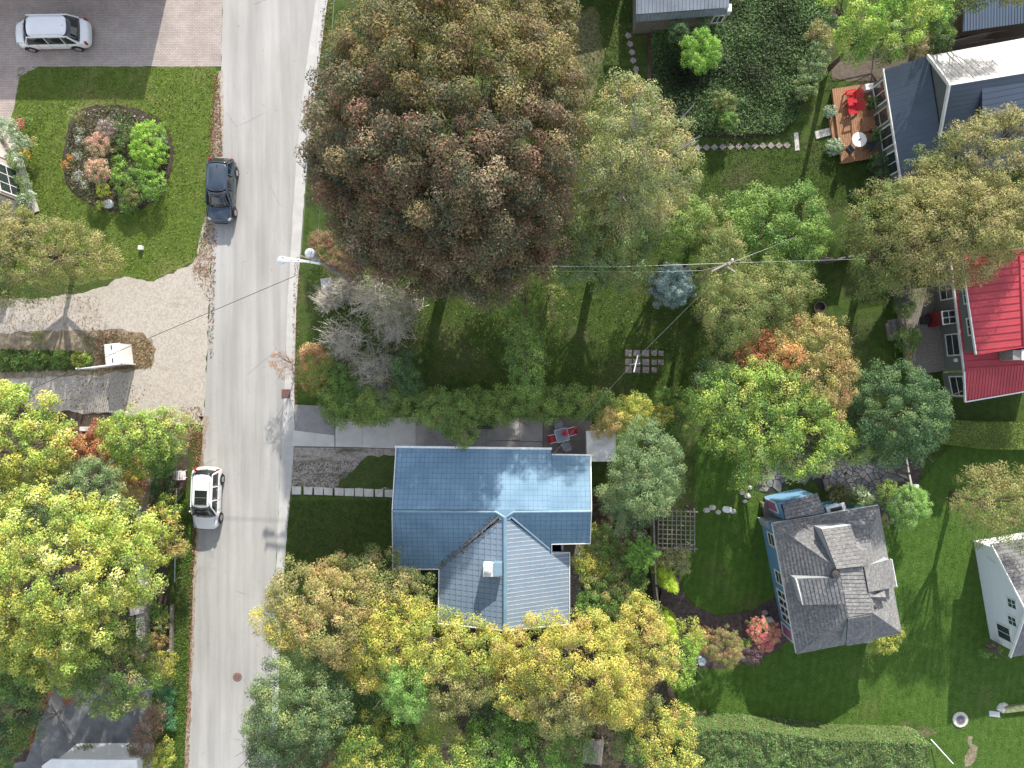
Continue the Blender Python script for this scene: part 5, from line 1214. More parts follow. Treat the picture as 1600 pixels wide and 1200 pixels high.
MB().box((0,0,.72), (.86,.86,.04)).build('tabletop', M('grey_table_glass', (.20,.27,.33), rough=.25), tb); MB().bar((-.44,-.44,.745),(.44,-.44,.745),.04,.03).bar((-.44,.44,.745),(.44,.44,.745),.04,.03).bar((-.44,-.44,.745),(-.44,.44,.745),.04,.03).bar((.44,-.44,.745),(.44,.44,.745),.04,.03).build('rim', GALV, tb)
for x in (-.36,.36):
    for y in (-.36,.36): MB().tube([(x,y,0),(x,y,.7)], .025, 6).build('leg', GALV, tb)
put(tb, 878, 680, R_(14), h=.72)
fl = thing('flower_pot', 'red flowers in a pot on the grey patio table', 'flower pot'); g = ip(882, 677, 1.0)
MB().lathe((0,0,0), [(.09,0),(.13,.2),(.12,.21)], 12).build('pot', REDP, fl); crown('flowers', [(0,0,.3,.2,.2,.15)], pal((3,(.5,.02,.06)),(1,(.4,.03,.1))), fl, .1, .07, dens=200, aspect=.8); fl.location = (g[0], g[1], .77)
c1 = chair('patio_chair', 'red patio chair on the west side of the grey table', 'chair', REDP, sling=True); put(c1, 864, 685, R_(14), h=.45)
c2 = copy_tree(c1); c2['label'] = 'red patio chair on the east side of the grey table'; put(c2, 893, 674, R_(195), h=.45)
c3 = chair('patio_chair', 'grey patio chair north of the grey table', 'chair', GREYP); put(c3, 873, 665, R_(-76), h=.45)
c4 = copy_tree(c3); c4['label'] = 'grey patio chair south of the grey table beside the eave'; put(c4, 884, 696, R_(112), h=.45)
cb_ = thing('storage_bin', 'black bin half hidden by the hedge on the concrete driveway', 'bin', (*G(760, 658), 0)); gg = ip(759,664,1.0)
bevel(MB().box((gg[0], gg[1]+.15, .5), (1.15,.8,.96)).build('body', M('black_plastic', (.018,.022,.03), rough=.4), cb_), .05); bevel(MB().box((gg[0], gg[1]+.15, 1.0), (1.22,.86,.07)).build('lid', MATS['black_plastic'], cb_), .02); MB().box((gg[0], gg[1]-.2, 1.05), (.7,.05,.04)).build('handle', DARKP, cb_)
def adirondack(label):
    c = thing('adirondack_chair', label, 'chair')
    for i in range(5): MB().bar((-.25, -.24+i*.12, .34), (.32, -.24+i*.12, .42), .1, .025).build('seat_slat', REDP, c)
    for i in range(5): y = -.26+i*.13; MB().bar((-.25, y*.8, .34), (-.62 + abs(y)*.25, y*1.1, 1.0 - abs(y)*.4), .105, .025, (1,0,1)).build('back_slat', REDP, c)
    for s in (-1, 1):
        MB().bar((-.35, s*.36, .56), (.38, s*.38, .58), .14, .03).build('armrest', REDP, c); MB().bar((.30, s*.34, 0), (.30, s*.34, .56), .1, .04).build('leg', REDP, c); MB().bar((-.5, s*.3, 0.02), (.34, s*.3, .36), .04, .12).build('rail', REDP, c)
    return c
ad1 = adirondack('red adirondack chair, the northern of the two on the cedar deck'); put(ad1, 1330, 151, R_(195), .4, h=.8)
ad2 = copy_tree(ad1); ad2['label'] = 'red adirondack chair, the southern of the two on the cedar deck'; put(ad2, 1332, 169, R_(190), .4, h=.8)
rt_ = thing('table', 'round white patio table with a parasol hole on the cedar deck', 'table'); MB().lathe((0,0,.70), [(.5,0),(.52,.02),(.5,.045),(.03,.05)], 28).build('tabletop', WHITE, rt_, smooth=True)
MB().lathe((0,0,.751), [(.06,0),(.06,.01)], 10).build('parasol_hole', RUB, rt_); MB().bar((-.1,-.06,.757),(.1,.08,.757),.04,.02).build('hole_cover', DARKP, rt_)
for k in range(3): MB().tube([(.35*math.cos(k*2.1),.35*math.sin(k*2.1),0),(.1*math.cos(k*2.1),.1*math.sin(k*2.1),.7)], .025, 6).build('leg', WHITE, rt_)
put(rt_, 1343, 218, 0, .4, h=1.15)
dc = chair('deck_chair', 'black metal chair west of the round white table', 'chair', DARKP); put(dc, 1328, 234, R_(40), .4, h=.85)
dc2 = copy_tree(dc); dc2['label'] = 'black metal chair east of the round white table'; put(dc2, 1359, 228, R_(165), .4, h=.85)
def potplant(label, px, py, r, h, pl, z=0, leaf=.12, rad=True):
    g = ip(px, py, z + h); t = thing('potted_plant', label, 'potted plant', (*g, z))
    MB().lathe((*g, z), [(r*.45,0),(r*.62,h*.7),(r*.66,h*.72),(r*.55,h*.72)], 14).build('pot', DARKP, t); crown('plant', [(g[0], g[1], z+h, r, r, r*.7)], pl, t, r*.35, leaf, .35, 120, radial=rad, droop=.4); return t
potplant('green potted fern on the cedar deck by the upper window', 1366, 161, .5, .6, P_GREEN, .4)
potplant('green potted fern on the cedar deck below the glass door', 1373, 213, .5, .6, P_GREEN, .4)
potplant('grey green leafy pot plant at the upper corner of the cedar step', 1297, 175, .42, .5, P_GREYG, 0, .16)
potplant('large grey green hosta pot at the lower corner of the cedar step', 1303, 230, .55, .4, P_GREYG, 0, .18)
potplant('small red geranium pot against the grey wall of the slate roofed house', 1366, 201, .22, .5, pal((2,(.5,.03,.04)),(1,(.6,.5,.5)),(1,(.1,.2,.04))), .4, .07, False)
fp = thing('fire_pit', 'round dark iron fire pit on the shaded lawn', 'fire pit', (*G(1278,481), 0)); g = G(1278,481); MB().lathe((*g, 0), [(.35,0),(.42,.35),(.45,.36),(.36,.34),(.30,.12)], 18).build('bowl', M('burnt_iron', (.05,.035,.03)), fp); MB().lathe((*g, .1), [(.3,0),(.3,.03)], 12).build('ash', SOIL, fp)
g = G(1145, 1000); 
bb = thing('bird_bath', 'pale blue garden ornament between the clipped and rusty shrubs', 'ornament', (*G(1093,1028),0)); g = G(1093,1028); MB().lathe((*g,0), [(.18,0),(.08,.15),(.08,.5),(.28,.6),(.3,.66),(.1,.6)], 14).build('basin', M('pale_blue_glaze', (.35,.45,.5)), bb)
bp = thing('barrel_planter', 'dark blue planter with silvery plant at the right rim of the flower island', 'planter', (*G(262,232),0)); g = G(262,232); MB().lathe((*g,0), [(.2,0),(.28,.5),(.3,.52),(.22,.5)], 14).build('pot', M('dark_blue_glaze', (.03,.06,.09)), bp); crown('plant', [(g[0]-.1, g[1]+.2, .65, .35,.3,.25)], P_GREYG, bp, .15, .12, dens=150)
P_HEDGE = pal((3,(.105,.165,.04)),(2,(.15,.215,.055)),(1.5,(.065,.11,.03)),(.5,(.17,.15,.06)))
# ================================================================ TREES AND SHRUBS
def T(name, label, cat, lobes, pl, clump=.85, leaf=.2, group=None, trunk=.2, bark=None, rzf=.6, nt=6, topf=.75, **kw):
    """lobes: (px, py, radius_px, height of its centre[, palette])"""
    LL = []
    for L in lobes:
        px, py, r, hc = L[:4]; c = W(px, py, hc); rr = (r if hasattr(r, '__len__') else (r, r)); s = (1 - hc / H) / PPM
        rx, ry = rr[0] * s, rr[1] * s; rz = min(min(rx, ry) * rzf + .25 * hc ** .5 * .5, hc * .92)
        LL.append((c.x, c.y, hc, rx, ry, rz, L[4] if len(L) > 4 else None))
    cx = sum(l[0] for l in LL) / len(LL); cy = sum(l[1] for l in LL) / len(LL)
    t = thing(name, label, cat, (cx, cy, 0), group)
    if trunk:
        tops = []
        for l in LL:
            for _ in range(max(2, nt // len(LL))): tops.append((l[0] + random.uniform(-.55, .55) * l[3], l[1] + random.uniform(-.55, .55) * l[4], l[2] + l[5] * random.uniform(.2, topf)))
        limbs((cx, cy, 0), tops, trunk, t, bark or BARK)
    crown('crown' if cat == 'tree' else 'foliage', LL, pl, t, clump, leaf, **kw)
    return t
tree = lambda label, lobes, pl, **k: T(k.pop('name', 'tree'), label, 'tree', lobes, pl, **k)
shrub = lambda label, lobes, pl, **k: T(k.pop('name', 'shrub'), label, k.pop('cat', 'shrub'), lobes, pl, **{**dict(trunk=.05, clump=.35, leaf=.13, dens=110), **k})

# big copper maple
tree('huge copper and dark green maple filling the top centre beside the road',
     [(700,120,125,13.0,P_COPPERG), (800,130,90,12.4,P_COPPERG), (610,75,75,11.0,P_COPPERG), (562,150,58,10.0), (528,215,46,9.0), (605,205,90,12.5), (700,245,100,13.6), (805,225,85,12.4), (562,275,58,10.0), (640,330,72,11.2),
      (735,340,80,11.5), (830,325,52,9.6), (532,285,40,8.0), (590,365,58,8.6), (680,405,58,7.6), (760,420,56,7.2), (870,145,46,10.4,P_COPPERG), (740,20,80,11.0,P_COPPERG), (850,45,45,9.6,P_COPPERG), (840,392,38,6.2), (512,250,28,8.0), (880,220,34,9.4), (610,340,72,5.0), (690,345,80,5.2), (770,335,80,5.2), (830,300,60,5.0), (740,400,50,4.4)],  # last low lobes lie hidden, added to shade the lawn below
     P_COPPER, clump=.85, leaf=.21, trunk=.5, nt=26, dens=60, rzf=.7, name='maple_tree', spread=(.86, 1.10), hole=.0, pack=1.6, coher=.5, gain=1.5, fill=.3)
shrub('rust brown bush against the road pole under the copper maple', [(520,395,28,1.6), (545,410,25,1.5), (500,380,15,1.2)], pal((3,(.15,.085,.055)),(2,(.13,.11,.05)),(1,(.10,.12,.04))), clump=.4, leaf=.14)
# yellow green tree with pale limbs
PALEB = M('pale_bark', (.42,.41,.42), (.28,.27,.28), scale=6, rough=.8)
tree('yellow tinged tree with bare pale limbs right of the copper maple',
     [(985,190,58,10.0), (945,240,58,10.6), (1010,240,56,10.6), (1045,220,34,9.4), (1050,275,38,8.6), (985,300,58,9.0), (920,290,42,8.4), (985,155,28,9.0), (955,320,45,5.0), (1010,300,48,5.2), (950,270,50,6.0)],  # low lobes at the end added to cast shade on the lawn
     pal((3,(.195,.20,.075)),(2.4,(.145,.17,.07)),(1.2,(.26,.215,.10)),(1.5,(.10,.135,.055))), clump=.7, leaf=.16, bark=PALEB, trunk=.30, nt=52, dens=58, hole=.10, topf=1.12)
tree('grey green bushy tree below the pale limbed tree', [(1000,350,36,5.0), (930,345,46,5.6), (935,395,50,5.0), (965,415,38,4.2), (900,415,32,4.0), (900,370,30,4.6), (975,380,36,4.6)], P_SAGE + P_OLIVE, clump=.6, leaf=.17, dens=62, trunk=.15)
tree('leafless grey sapling at the lower left corner of the ground cover', [(1040,175,14,3.0)], P_SAGE, bark=PALEB, trunk=.05, nt=8, dens=4, clump=.3, leaf=.1, name='sapling')
# cedars and bushes in the middle
tree('rounded yellow green bush tree left of the garden pole', [(1060,345,42,4.2), (1030,372,30,3.4), (1085,364,26,1.8)], P_HEDGE, clump=.55, leaf=.16)
tree('bushy green tree directly north of the blue spruce', [(1110,350,38,2.8,P_OLIVE), (1060,388,28,1.2), (1100,375,26,1.6)], P_GREEN, clump=.6, leaf=.16)
tree('wide bright green leafy tree above the tall cedars', [(1185,350,46,4.0), (1230,350,52,4.0), (1210,385,52,3.6), (1255,380,35,3.2), (1160,335,28,3.4)], P_GREEN, clump=.75, leaf=.19)
tree('narrow cedar crowded round the garden utility pole', [(1125,400,34,6.2), (1105,430,22,5.5), (1135,375,20,5.4)], P_OLIVE, clump=.5, leaf=.15, radial=True, aspect=.4)
tree('tall round olive cedar east of the blue spruce', [(1142,480,50,7.0), (1142,505,42,6.2), (1120,470,28,6)], P_OLIVE, clump=.55, leaf=.15, radial=True, aspect=.4, dens=75)
tree('olive cedar between the round cedar and the fire pit', [(1210,450,40,6.0), (1240,450,32,5.5), (1215,490,42,5.0), (1205,515,28,4.2), (1180,440,24,5.5)], P_OLIVE, clump=.55, leaf=.15, radial=True, aspect=.4, dens=75)
tree('blue spruce standing alone on the shaded lawn', [(1052,440,23,3.0), (1050,447,31,1.6)], P_BLUE, clump=.36, leaf=.17, radial=True, aspect=.3, dens=150, rzf=.9, name='spruce_tree', trunk=.08)
# large right cedars
P_CED = P_OLIVEY
tree('large golden cedar covering the south end of the slate blue roof', [(1540,245,60,6.8), (1590,225,50,7.0), (1500,260,42,6.2,P_OLIVE), (1450,270,32,5.0,P_OLIVE), (1580,290,60,6.8), (1520,300,55,6.6)], P_CED, clump=.65, leaf=.18, radial=True, aspect=.4, dens=66, trunk=.3, nt=14)
tree('large olive gold cedar overhanging the north end of the red roof', [(1380,340,52,6.0,P_OLIVE), (1440,350,62,7.0), (1500,350,65,7.2), (1560,350,60,7.0), (1380,400,52,5.5,P_OLIVE), (1440,405,55,6.0), (1500,400,50,6.4), (1345,370,30,4.8,P_OLIVE), (1360,440,30,4.5,P_OLIVE), (1440,290,28,6.0)], P_CED, clump=.65, leaf=.18, radial=True, aspect=.4, dens=66, trunk=.32, nt=18)
tree('rounded golden olive tree above the white gabled house', [(1545,775,50,4.6), (1590,770,45,4.8), (1545,805,42,4.4,P_OLIVE), (1510,785,24,4.0), (1600,815,40,4.6,P_OLIVE)], P_OLIVEY, clump=.6, leaf=.16, radial=True, aspect=.4)
# trees right of centre
tree('orange tipped maple behind the lime green tree', [(1275,535,42,6.5), (1240,545,38,6.2), (1300,580,32,6.2), (1265,590,50,6.4), (1175,560,26,5.4,P_RUST), (1200,540,24,5.6,P_RUST), (1290,620,34,6.0), (1232,560,20,6.9,pal((1,(.42,.14,.07)),(1,(.34,.19,.07))))], P_BRONZE + P_ORANGE, clump=.5, leaf=.15, dens=75, name='maple_tree', trunk=.2)
tree('spreading lime green tree with layered branches in the right centre',
     [(1140,620,48,6.5), (1200,610,48,6.8), (1250,645,42,6.6), (1135,665,44,6.0), (1195,670,52,6.6), (1260,690,45,6.0), (1110,590,26,5.2,P_SAGE), (1175,718,36,5.8), (1300,680,26,5.4), (1335,700,24,5.0), (1235,722,24,5.2), (1160,748,20,4.8), (1285,712,20,4.8), (1090,625,22,5.2)], P_LIME + P_GREEN, clump=.55, leaf=.16, dens=62, hole=.16, trunk=.25, nt=20)
tree('dense dark green round tree left of the red roof', [(1400,635,60,5.6), (1400,670,55,5.2), (1430,650,42,5.2), (1365,620,35,5.0), (1375,690,35,4.4), (1350,650,26,4.4)], P_DGREEN, clump=.55, leaf=.16, dens=80, rzf=.75)
tree('sage green tree with feathery leaves right of the white lean-to', [(1005,692,34,5.6), (1030,718,36,5.4), (992,728,36,5.6), (1010,768,42,5.2), (965,785,24,4.0), (1040,760,24,4.6), (985,808,24,3.8), (945,770,14,3.0)], P_SAGE, clump=.5, leaf=.17, radial=True, aspect=.35, dens=80, trunk=.15)
shrub('orange brown leafed bush at the east end of the cedar hedge', [(958,656,22,2.8), (942,668,15,2.4)], P_ORANGE, clump=.4)
shrub('yellow green bush beside the orange bush', [(985,645,26,2.8), (1000,635,16,2.4), (1035,648,14,1.6)], P_YGREEN, clump=.4)
shrub('dark fine leafed shrubs by the low white fence', [(1040,620,14,1.2), (1070,632,22,1.4), (1062,665,18,1.3), (1085,650,14,1.2)], P_GREEN, clump=.35)
shrub('low yellow green leaves beneath the sage tree', [(1050,752,14,1.6), (1052,765,10,1.2)], P_BGREEN)
# hedge
def hedge(label, pts, hw, h, pl, clump=.5, leaf=.14, jit=.25, dens=80, name='hedge', **kw):
    LL = []; P = [Vector(ip(*p, h * .6)) for p in pts]
    for p, q in zip(P, P[1:]):
        n_ = max(1, int((q - p).length / (hw * .9)))
        for i in range(n_):
            c = p.lerp(q, i / n_); LL.append((c.x + random.uniform(-jit, jit)*.5, c.y + random.uniform(-jit, jit), h * .55, hw * random.uniform(.9, 1.15), hw * random.uniform(.85, 1.15), h * .48 * random.uniform(.9, 1.12)))
    t = thing(name, label, 'hedge', (LL[0][0], LL[0][1], 0)); crown('foliage', LL, pl, t, clump, leaf, dens=dens, **kw); return t
hedge('long ragged cedar hedge along the north side of the concrete driveway', [(530,628),(600,632),(700,628),(800,632),(900,630),(965,632)], 1.05, 2.6, P_HEDGE, .5, .15, .35)
shrub('hedge growth bulging south over the driveway to the blue roof', [(710,650,32,2.8), (722,672,24,2.6), (690,640,24,2.6)], P_HEDGE, clump=.5, leaf=.15, name='bush')
shrub('mixed green and gold shrubs at the road end of the cedar hedge', [(500,585,30,1.5,pal((2,(.16,.17,.05)),(1,(.30,.17,.07)),(2,(.12,.16,.035)))), (530,600,28,1.6), (545,625,26,1.7), (570,640,24,1.6,P_YGREEN), (490,560,22,1.2,P_LIT)], P_GREEN, clump=.4)
shrub('sparse brown leafed sprig reaching over the road gutter', [(440,565,16,2.2), (450,580,14,2.0), (432,560,9,2.2), (470,570,16,1.6)], pal((2,(.28,.17,.11)),(1,(.20,.12,.08))), clump=.25, leaf=.12, hole=.45, dens=45)
# bare twiggy bushes
def twigs(label, lobes, n, name='bare_bush', leafpal=None, ldens=14):
    LL = []
    for px, py, r, h in lobes: c = W(px, py, h*.6); s = (1-h*.6/H)/PPM; LL.append((c.x, c.y, h, r*s))
    cx = sum(l[0] for l in LL)/len(LL); cy = sum(l[1] for l in LL)/len(LL); t = thing(name, label, 'bush', (cx, cy, 0)); mb = MB()
    for x, y, h, r in LL:
        for k in range(n):
            az = random.uniform(0, 2*math.pi); el = random.uniform(.15, 1.0); L_ = r * random.uniform(.6, 1.08)
            d = Vector((math.cos(az)*math.cos(el*1.4)-.1, math.sin(az)*math.cos(el*1.4)+.12, 0)); top = Vector((x, y, 0)) + d * L_ ; top.z = h * (.35 + .65*math.sin(el*1.4)) * random.uniform(.75, 1.05)
            b = Vector((x + random.gauss(0,.34)*r, y + random.gauss(0,.34)*r, random.uniform(0, h*.4))); m = b.lerp(top, .5) + Vector((random.uniform(-.15,.15), random.uniform(-.15,.15), h*.14))
            mb.tube([b, m, top], [.022, .014, .006], 3, cap=False)
            for _ in range(6):
                s0 = m.lerp(top, random.uniform(0,.8)); e = s0 + (top - b).normalized() * random.uniform(.25,.6) + Vector((random.uniform(-.3,.3), random.uniform(-.3,.3), random.uniform(-.05,.25))); mb.tube([s0, e], [.010, .005], 3, cap=False)
    mb.build('branches', TWIGM, t)
    if leafpal: crown('leaves', [(x, y, h*.5, r*.95, r*.95, h*.45) for x, y, h, r in LL], leafpal, t, .35, .11, dens=ldens)
P_DUST = pal((3,(.20,.205,.13)),(2,(.14,.15,.08)),(1,(.25,.22,.16)))
twigs('bare grey twiggy bush nearest the weathered utility box', [(590,470,52,3.2), (545,455,30,2.4)], 130, leafpal=P_DUST, ldens=9)
twigs('bare grey twiggy bush over the grass verge', [(540,535,45,2.8), (515,470,22,1.8)], 120, leafpal=P_DUST, ldens=9)
twigs('bare twiggy bush with dusty green leaves beside the dark lawn', [(615,510,40,3.0), (640,470,26,2.6)], 110, leafpal=P_DUST, ldens=22)
twigs('bare twiggy bush leaning over the cedar hedge', [(585,580,42,2.8), (605,625,25,2.4)], 120, leafpal=P_DUST, ldens=30)
shrub('dark evergreen shrub behind the twiggy bushes', [(632,570,20,2.4), (640,600,22,2.2), (570,440,10,.8,P_BGREEN)], P_DGREEN, clump=.4)
tree('tall slim leafy green bush dividing the two shaded lawns', [(820,560,30,4.6), (818,520,26,4.4), (822,595,26,4.2), (812,490,18,3.4), (815,450,14,2.6,P_OLIVE)], P_HEDGE + P_GREEN, clump=.45, leaf=.15, name='bush')
shrub('weedy bush along the path between the two shaded lawns', [(850,420,22,1.0,P_LIME), (865,460,16,.8), (862,500,12,.8)], P_OLIVE, hole=.3, dens=60)
# top right
tree('bright green maple hanging in from the top edge', [(1360,20,40,7.0), (1330,55,32,6.5), (1400,40,42,7.0), (1335,85,18,6.0), (1420,0,50,7.2), (1450,30,26,6.6,P_GREEN), (1290,0,16,6.5)], P_BGREEN + P_LIME, clump=.5, leaf=.18, dens=62, hole=.12, name='maple_tree', trunk=.2)
shrub('mixed undergrowth at the foot of the bright green maple', [(1400,65,26,1.6), (1430,70,28,1.6,P_OLIVEY), (1460,60,24,1.7), (1380,85,16,1.0), (1462,20,24,2.2), (1290,60,14,1.2,P_OLIVEY), (1300,40,12,1.2)], P_DGREEN + P_GREEN, clump=.4, leaf=.14)
shrub('ragged green bush at the right edge of the ground cover', [(1270,110,18,1.0), (1258,135,18,1.0), (1278,85,16,1.2), (1275,50,14,1.2,P_OLIVEY)], P_SAGE, clump=.35)
tree('leafy overhang along the top right corner', [(1520,-20,35,7.0), (1575,-25,30,7.0), (1485,-10,18,5)], P_OLIVE, clump=.5)
tree('small green tree with ring of foliage in the ground cover', [(1095,62,14,3.0), (1108,75,14,3.0), (1108,92,13,2.9), (1092,103,13,2.9), (1078,92,12,2.9), (1078,72,13,3.0)], P_BGREEN, clump=.3, leaf=.15, radial=True, aspect=.4, dens=110, trunk=.05, name='small_tree')
shrub('dim green seedling tree below the grey shed eave', [(1058,50,15,1.8), (1098,38,9,1.6)], P_DGREEN, clump=.3)
shrub('star shaped green plant low in the ground cover', [(1137,188,13,1.0)], P_GREEN, radial=True, aspect=.3, leaf=.25, clump=.3)
shrub('fuzzy olive plant in the middle of the ground cover', [(1130,160,16,1.0)], P_OLIVE, radial=True, aspect=.25, leaf=.25, clump=.3)
# ground cover
gp = [G(*p) for p in [(1020,30),(1290,-40),(1300,50),(1258,150),(1240,190),(1215,210),(1150,214),(1080,212),(1042,190),(1022,140),(1014,80)]]
P = scatter_pts(gp, 42000); hgt = np.array([noise.noise(Vector((x*.55, y*.55, 3.1))) for x, y in P]) * .40 + .40
ca = np.array([p[1] for p in P_GC]); ci = pick(P_GC, len(P)); bri = 1.15 + np.array([noise.noise(Vector((x*.3, y*.3, 9.0))) for x, y in P]) * 1.3
gc = quads_mesh('ground_cover', np.c_[P, hgt * rng.uniform(.4, 1.1, len(P))], rng.normal(0,.5,(len(P),3)) + np.array([0,0,1]), .17*rng.uniform(.6,1.3,len(P)), .5, np.clip(ca[ci]*(rng.uniform(.6,1.4,len(P))*bri)[:,None], .004,.6), kind='stuff')

# south belt of trees
tree('orange gold tree at the road edge of the southern tree belt', [(470,930,48,6.0,P_OLIVEY), (510,960,58,6.8), (450,970,42,5.6,P_YELLOW), (560,930,45,6.2), (540,990,45,6.0), (480,915,30,5.6), (490,925,16,6.6,P_YELLOW)], P_ORANGE + P_OLIVEY, clump=.55, leaf=.16, dens=72)
tree('brownish olive tree touching the west corner of the blue roof', [(590,900,42,5.4), (545,905,32,5.0), (630,925,38,5.6), (640,905,18,4.6), (530,890,25,4.6,P_ORANGE), (650,950,25,5.0)], P_OLIVEY + P_OLIVE, clump=.5, leaf=.15, dens=72)
tree('yellow green tree below the south west roof corner', [(620,985,55,6.6), (600,1030,45,6.0), (680,1005,55,7.0), (740,1010,45,7.0), (700,1060,50,6.6,P_OLIVEY), (650,1000,40,6.8), (730,1055,45,6.4,P_OLIVEY), (570,1045,26,5.2)], P_YELLOW + P_YGREEN, clump=.55, leaf=.16, dens=72)
tree('feathery mid green tree in front of the yellow trees', [(638,1060,34,7.4), (640,1090,32,7.0), (612,1075,20,6.6), (655,1040,22,7.0)], pal((3,(.13,.23,.055)),(2,(.17,.28,.075)),(1,(.08,.16,.04))), clump=.4, leaf=.15, radial=True, aspect=.35, dens=100)
tree('big golden yellow tree south of the blue roofed house', [(850,1020,60,7.2), (910,1030,65,7.6), (820,1065,48,6.6), (880,1080,60,7.0,P_OLIVEY), (950,1070,52,7.0), (930,1000,40,6.8), (970,1100,30,6.0), (800,1010,28,6.0)], P_YELLOW, clump=.55, leaf=.16, dens=76, trunk=.3, nt=14)
tree('slender yellow orange tree east of the big golden tree', [(1000,980,38,6.2,P_YELLOW), (1015,1020,40,6.4), (990,1045,30,6.0), (1000,950,22,5.4,P_YGREEN)], P_ORANGE + P_YELLOW, clump=.5, leaf=.15, dens=76)
tree('dark glossy green round tree overhanging the road at the bottom', [(460,1080,60,6.4), (450,1120,52,6.0), (500,1110,48,6.0), (420,1130,36,5.2), (510,1075,35,5.6), (420,1170,30,4.6), (470,1160,40,4.8)], pal((3,(.075,.12,.05)),(2,(.12,.165,.07)),(1,(.05,.08,.035)),(1,(.19,.22,.08))), clump=.55, leaf=.16, dens=76)
tree('low green tree at the bottom edge left of centre', [(590,1165,50,4.8), (640,1190,50,5.0), (560,1195,35,4.2), (700,1175,50,5.0), (600,1120,30,3.2,P_DGREEN), (570,1110,30,3.2,P_DGREEN)], P_GREEN + P_YGREEN, clump=.5, leaf=.16)
tree('low lime green tree at the bottom edge in the centre', [(770,1160,42,4.8), (830,1175,52,5.0), (885,1165,35,4.4,P_GREEN), (760,1190,45,4.6), (850,1120,35,3.4,P_DGREEN), (780,1115,40,3.4,P_DGREEN)], P_GREEN + P_BGREEN, clump=.5, leaf=.16)
tree('pale yellow tree at the bottom edge beside the long hedge', [(1020,1140,36,4.6), (1045,1175,42,4.8), (990,1160,30,4.2,P_GREEN), (1010,1110,26,4.0,P_OLIVE), (1060,1120,22,3.6), (975,1115,25,3.6,P_DGREEN)], P_YELLOW + P_YGREEN, clump=.45, leaf=.15)
tree('red and grey leafed bush at the bottom of the road', [(500,1185,35,2.4), (460,1192,28,2.2), (520,1200,25,2.2)], pal((2,(.16,.14,.10)),(1,(.22,.07,.06)),(1,(.09,.12,.05))), clump=.4, leaf=.14, name='bush')
tree('dark shaded thicket in the corner of the blue roof', [(660,900,22,1.5), (675,930,20,1.5)], P_DGREEN, clump=.4, name='bush')
# east side shrubs
shrub('leafy olive and gold shrub along the plank walk', [(940,850,28,2.4), (925,880,28,2.4,P_YGREEN), (955,885,24,2.4), (940,915,28,2.6), (915,830,14,1.8,P_YGREEN), (930,945,30,2.6,P_GREEN), (965,940,28,2.8)], P_OLIVE + P_GREEN, clump=.45, leaf=.15, name='bush')
def fern(label, px, py, r, h, n=11, pl=P_BGREEN):
    c = W(px, py, h); t = thing('fern_tree', label, 'tree', (c.x, c.y, 0)); MB().tube([(c.x,c.y,0),(c.x,c.y,h)], .06, 6).build('trunk', BARK, t)
    s = r/PPM*(1-h/H); Ps, Ns, Ts, Cs = [], [], [], []; ca = np.array([p[1] for p in pl])
    for k in range(n):
        az = 2*math.pi*k/n + random.uniform(-.15,.15); L_ = s*random.uniform(.85,1.1)
        for i in range(26):
            f = (i+.5)/26; x, y, z = c.x + math.cos(az)*L_*f, c.y + math.sin(az)*L_*f, h + .35*math.sin(f*2.6) - .25*f
            for sd_ in (-1, 1):
                off = .16*math.sin(math.pi*min(f+.12,1)); a2 = az + sd_*1.1; Ps.append((x+math.cos(a2)*off, y+math.sin(a2)*off, z+random.uniform(-.02,.04))); Ts.append((math.cos(a2), math.sin(a2), -.1)); Ns.append((random.gauss(0,.25), random.gauss(0,.25), 1)); Cs.append(ca[random.randrange(len(ca))]*random.uniform(.75,1.25))
    quads_mesh('fronds', np.array(Ps), np.array(Ns), np.full(len(Ps), .3), .4, np.array(Cs), t, Tdir=np.array(Ts)); return t
fern('bright green fern like sumac with radiating fronds', 1000, 866, 32, 3.4, 11)
fern('smaller green sumac below the fern like one', 995, 908, 20, 2.6, 9, P_GREEN)
def cone(label, pa, pb, r, h, pl):
    """upright pointed evergreen: base at ground, tip h up"""
    g = W(*pa, 0); t = thing('arborvitae', label, 'shrub', (g.x, g.y, 0)); LL = []
    for i in range(7): f = i/6; LL.append((g.x, g.y, .35 + f*(h-.5), r*(1-f)**.7+.10, r*(1-f)**.7+.10, .45))
    crown('foliage', LL, pl, t, .22, .10, .5, 150, fill=.1); return t
P_GOLDG = pal((3,(.24,.34,.03)),(2,(.32,.40,.04)),(1,(.14,.22,.025)))
cone('bright lime pointed arborvitae, the larger below the pergola', (1034,896), 0, .62, 3.9, P_GOLDG)
cone('small bright lime arborvitae beside the larger one', (1026,885), 0, .42, 2.2, P_GOLDG)
cone('dark lime arborvitae behind the slender green tree', (1032,960), 0, .62, 4.2, P_GOLDG)
shrub('pale green flowering hydrangea below the pergola', [(1038,872,17,1.2), (1062,868,14,1.1), (1066,885,10,1.0)], pal((3,(.27,.25,.13)),(2,(.20,.22,.09)),(1.5,(.10,.15,.05))), clump=.28)
tree('slim bright green tree between arborvitae and clipped shrub', [(1072,985,22,3.0,P_YGREEN), (1065,1015,24,3.2), (1060,1050,24,3.0), (1085,1000,14,2.4), (1070,1035,16,3.0)], P_BGREEN + P_LIME, clump=.35, leaf=.14)
shrub('rust orange shrub left of the clipped round shrub', [(1095,990,11,1.6), (1093,1008,12,1.6)], P_ORANGE + P_RUST, clump=.25)
shrub('clipped round bronze green shrub in the mulch bed', [(1130,1010,26,1.5)], pal((3,(.16,.17,.06)),(2,(.25,.15,.08)),(1,(.11,.14,.04))), clump=.28, leaf=.10, dens=190, spread=(.93,1.03), rzf=.9)
shrub('pink hydrangea at the south west corner of the blue cottage', [(1185,982,18,1.2), (1200,990,18,1.2), (1192,1004,14,1.0)], P_PINK, clump=.2, leaf=.12, dens=150, cat='flowering shrub')
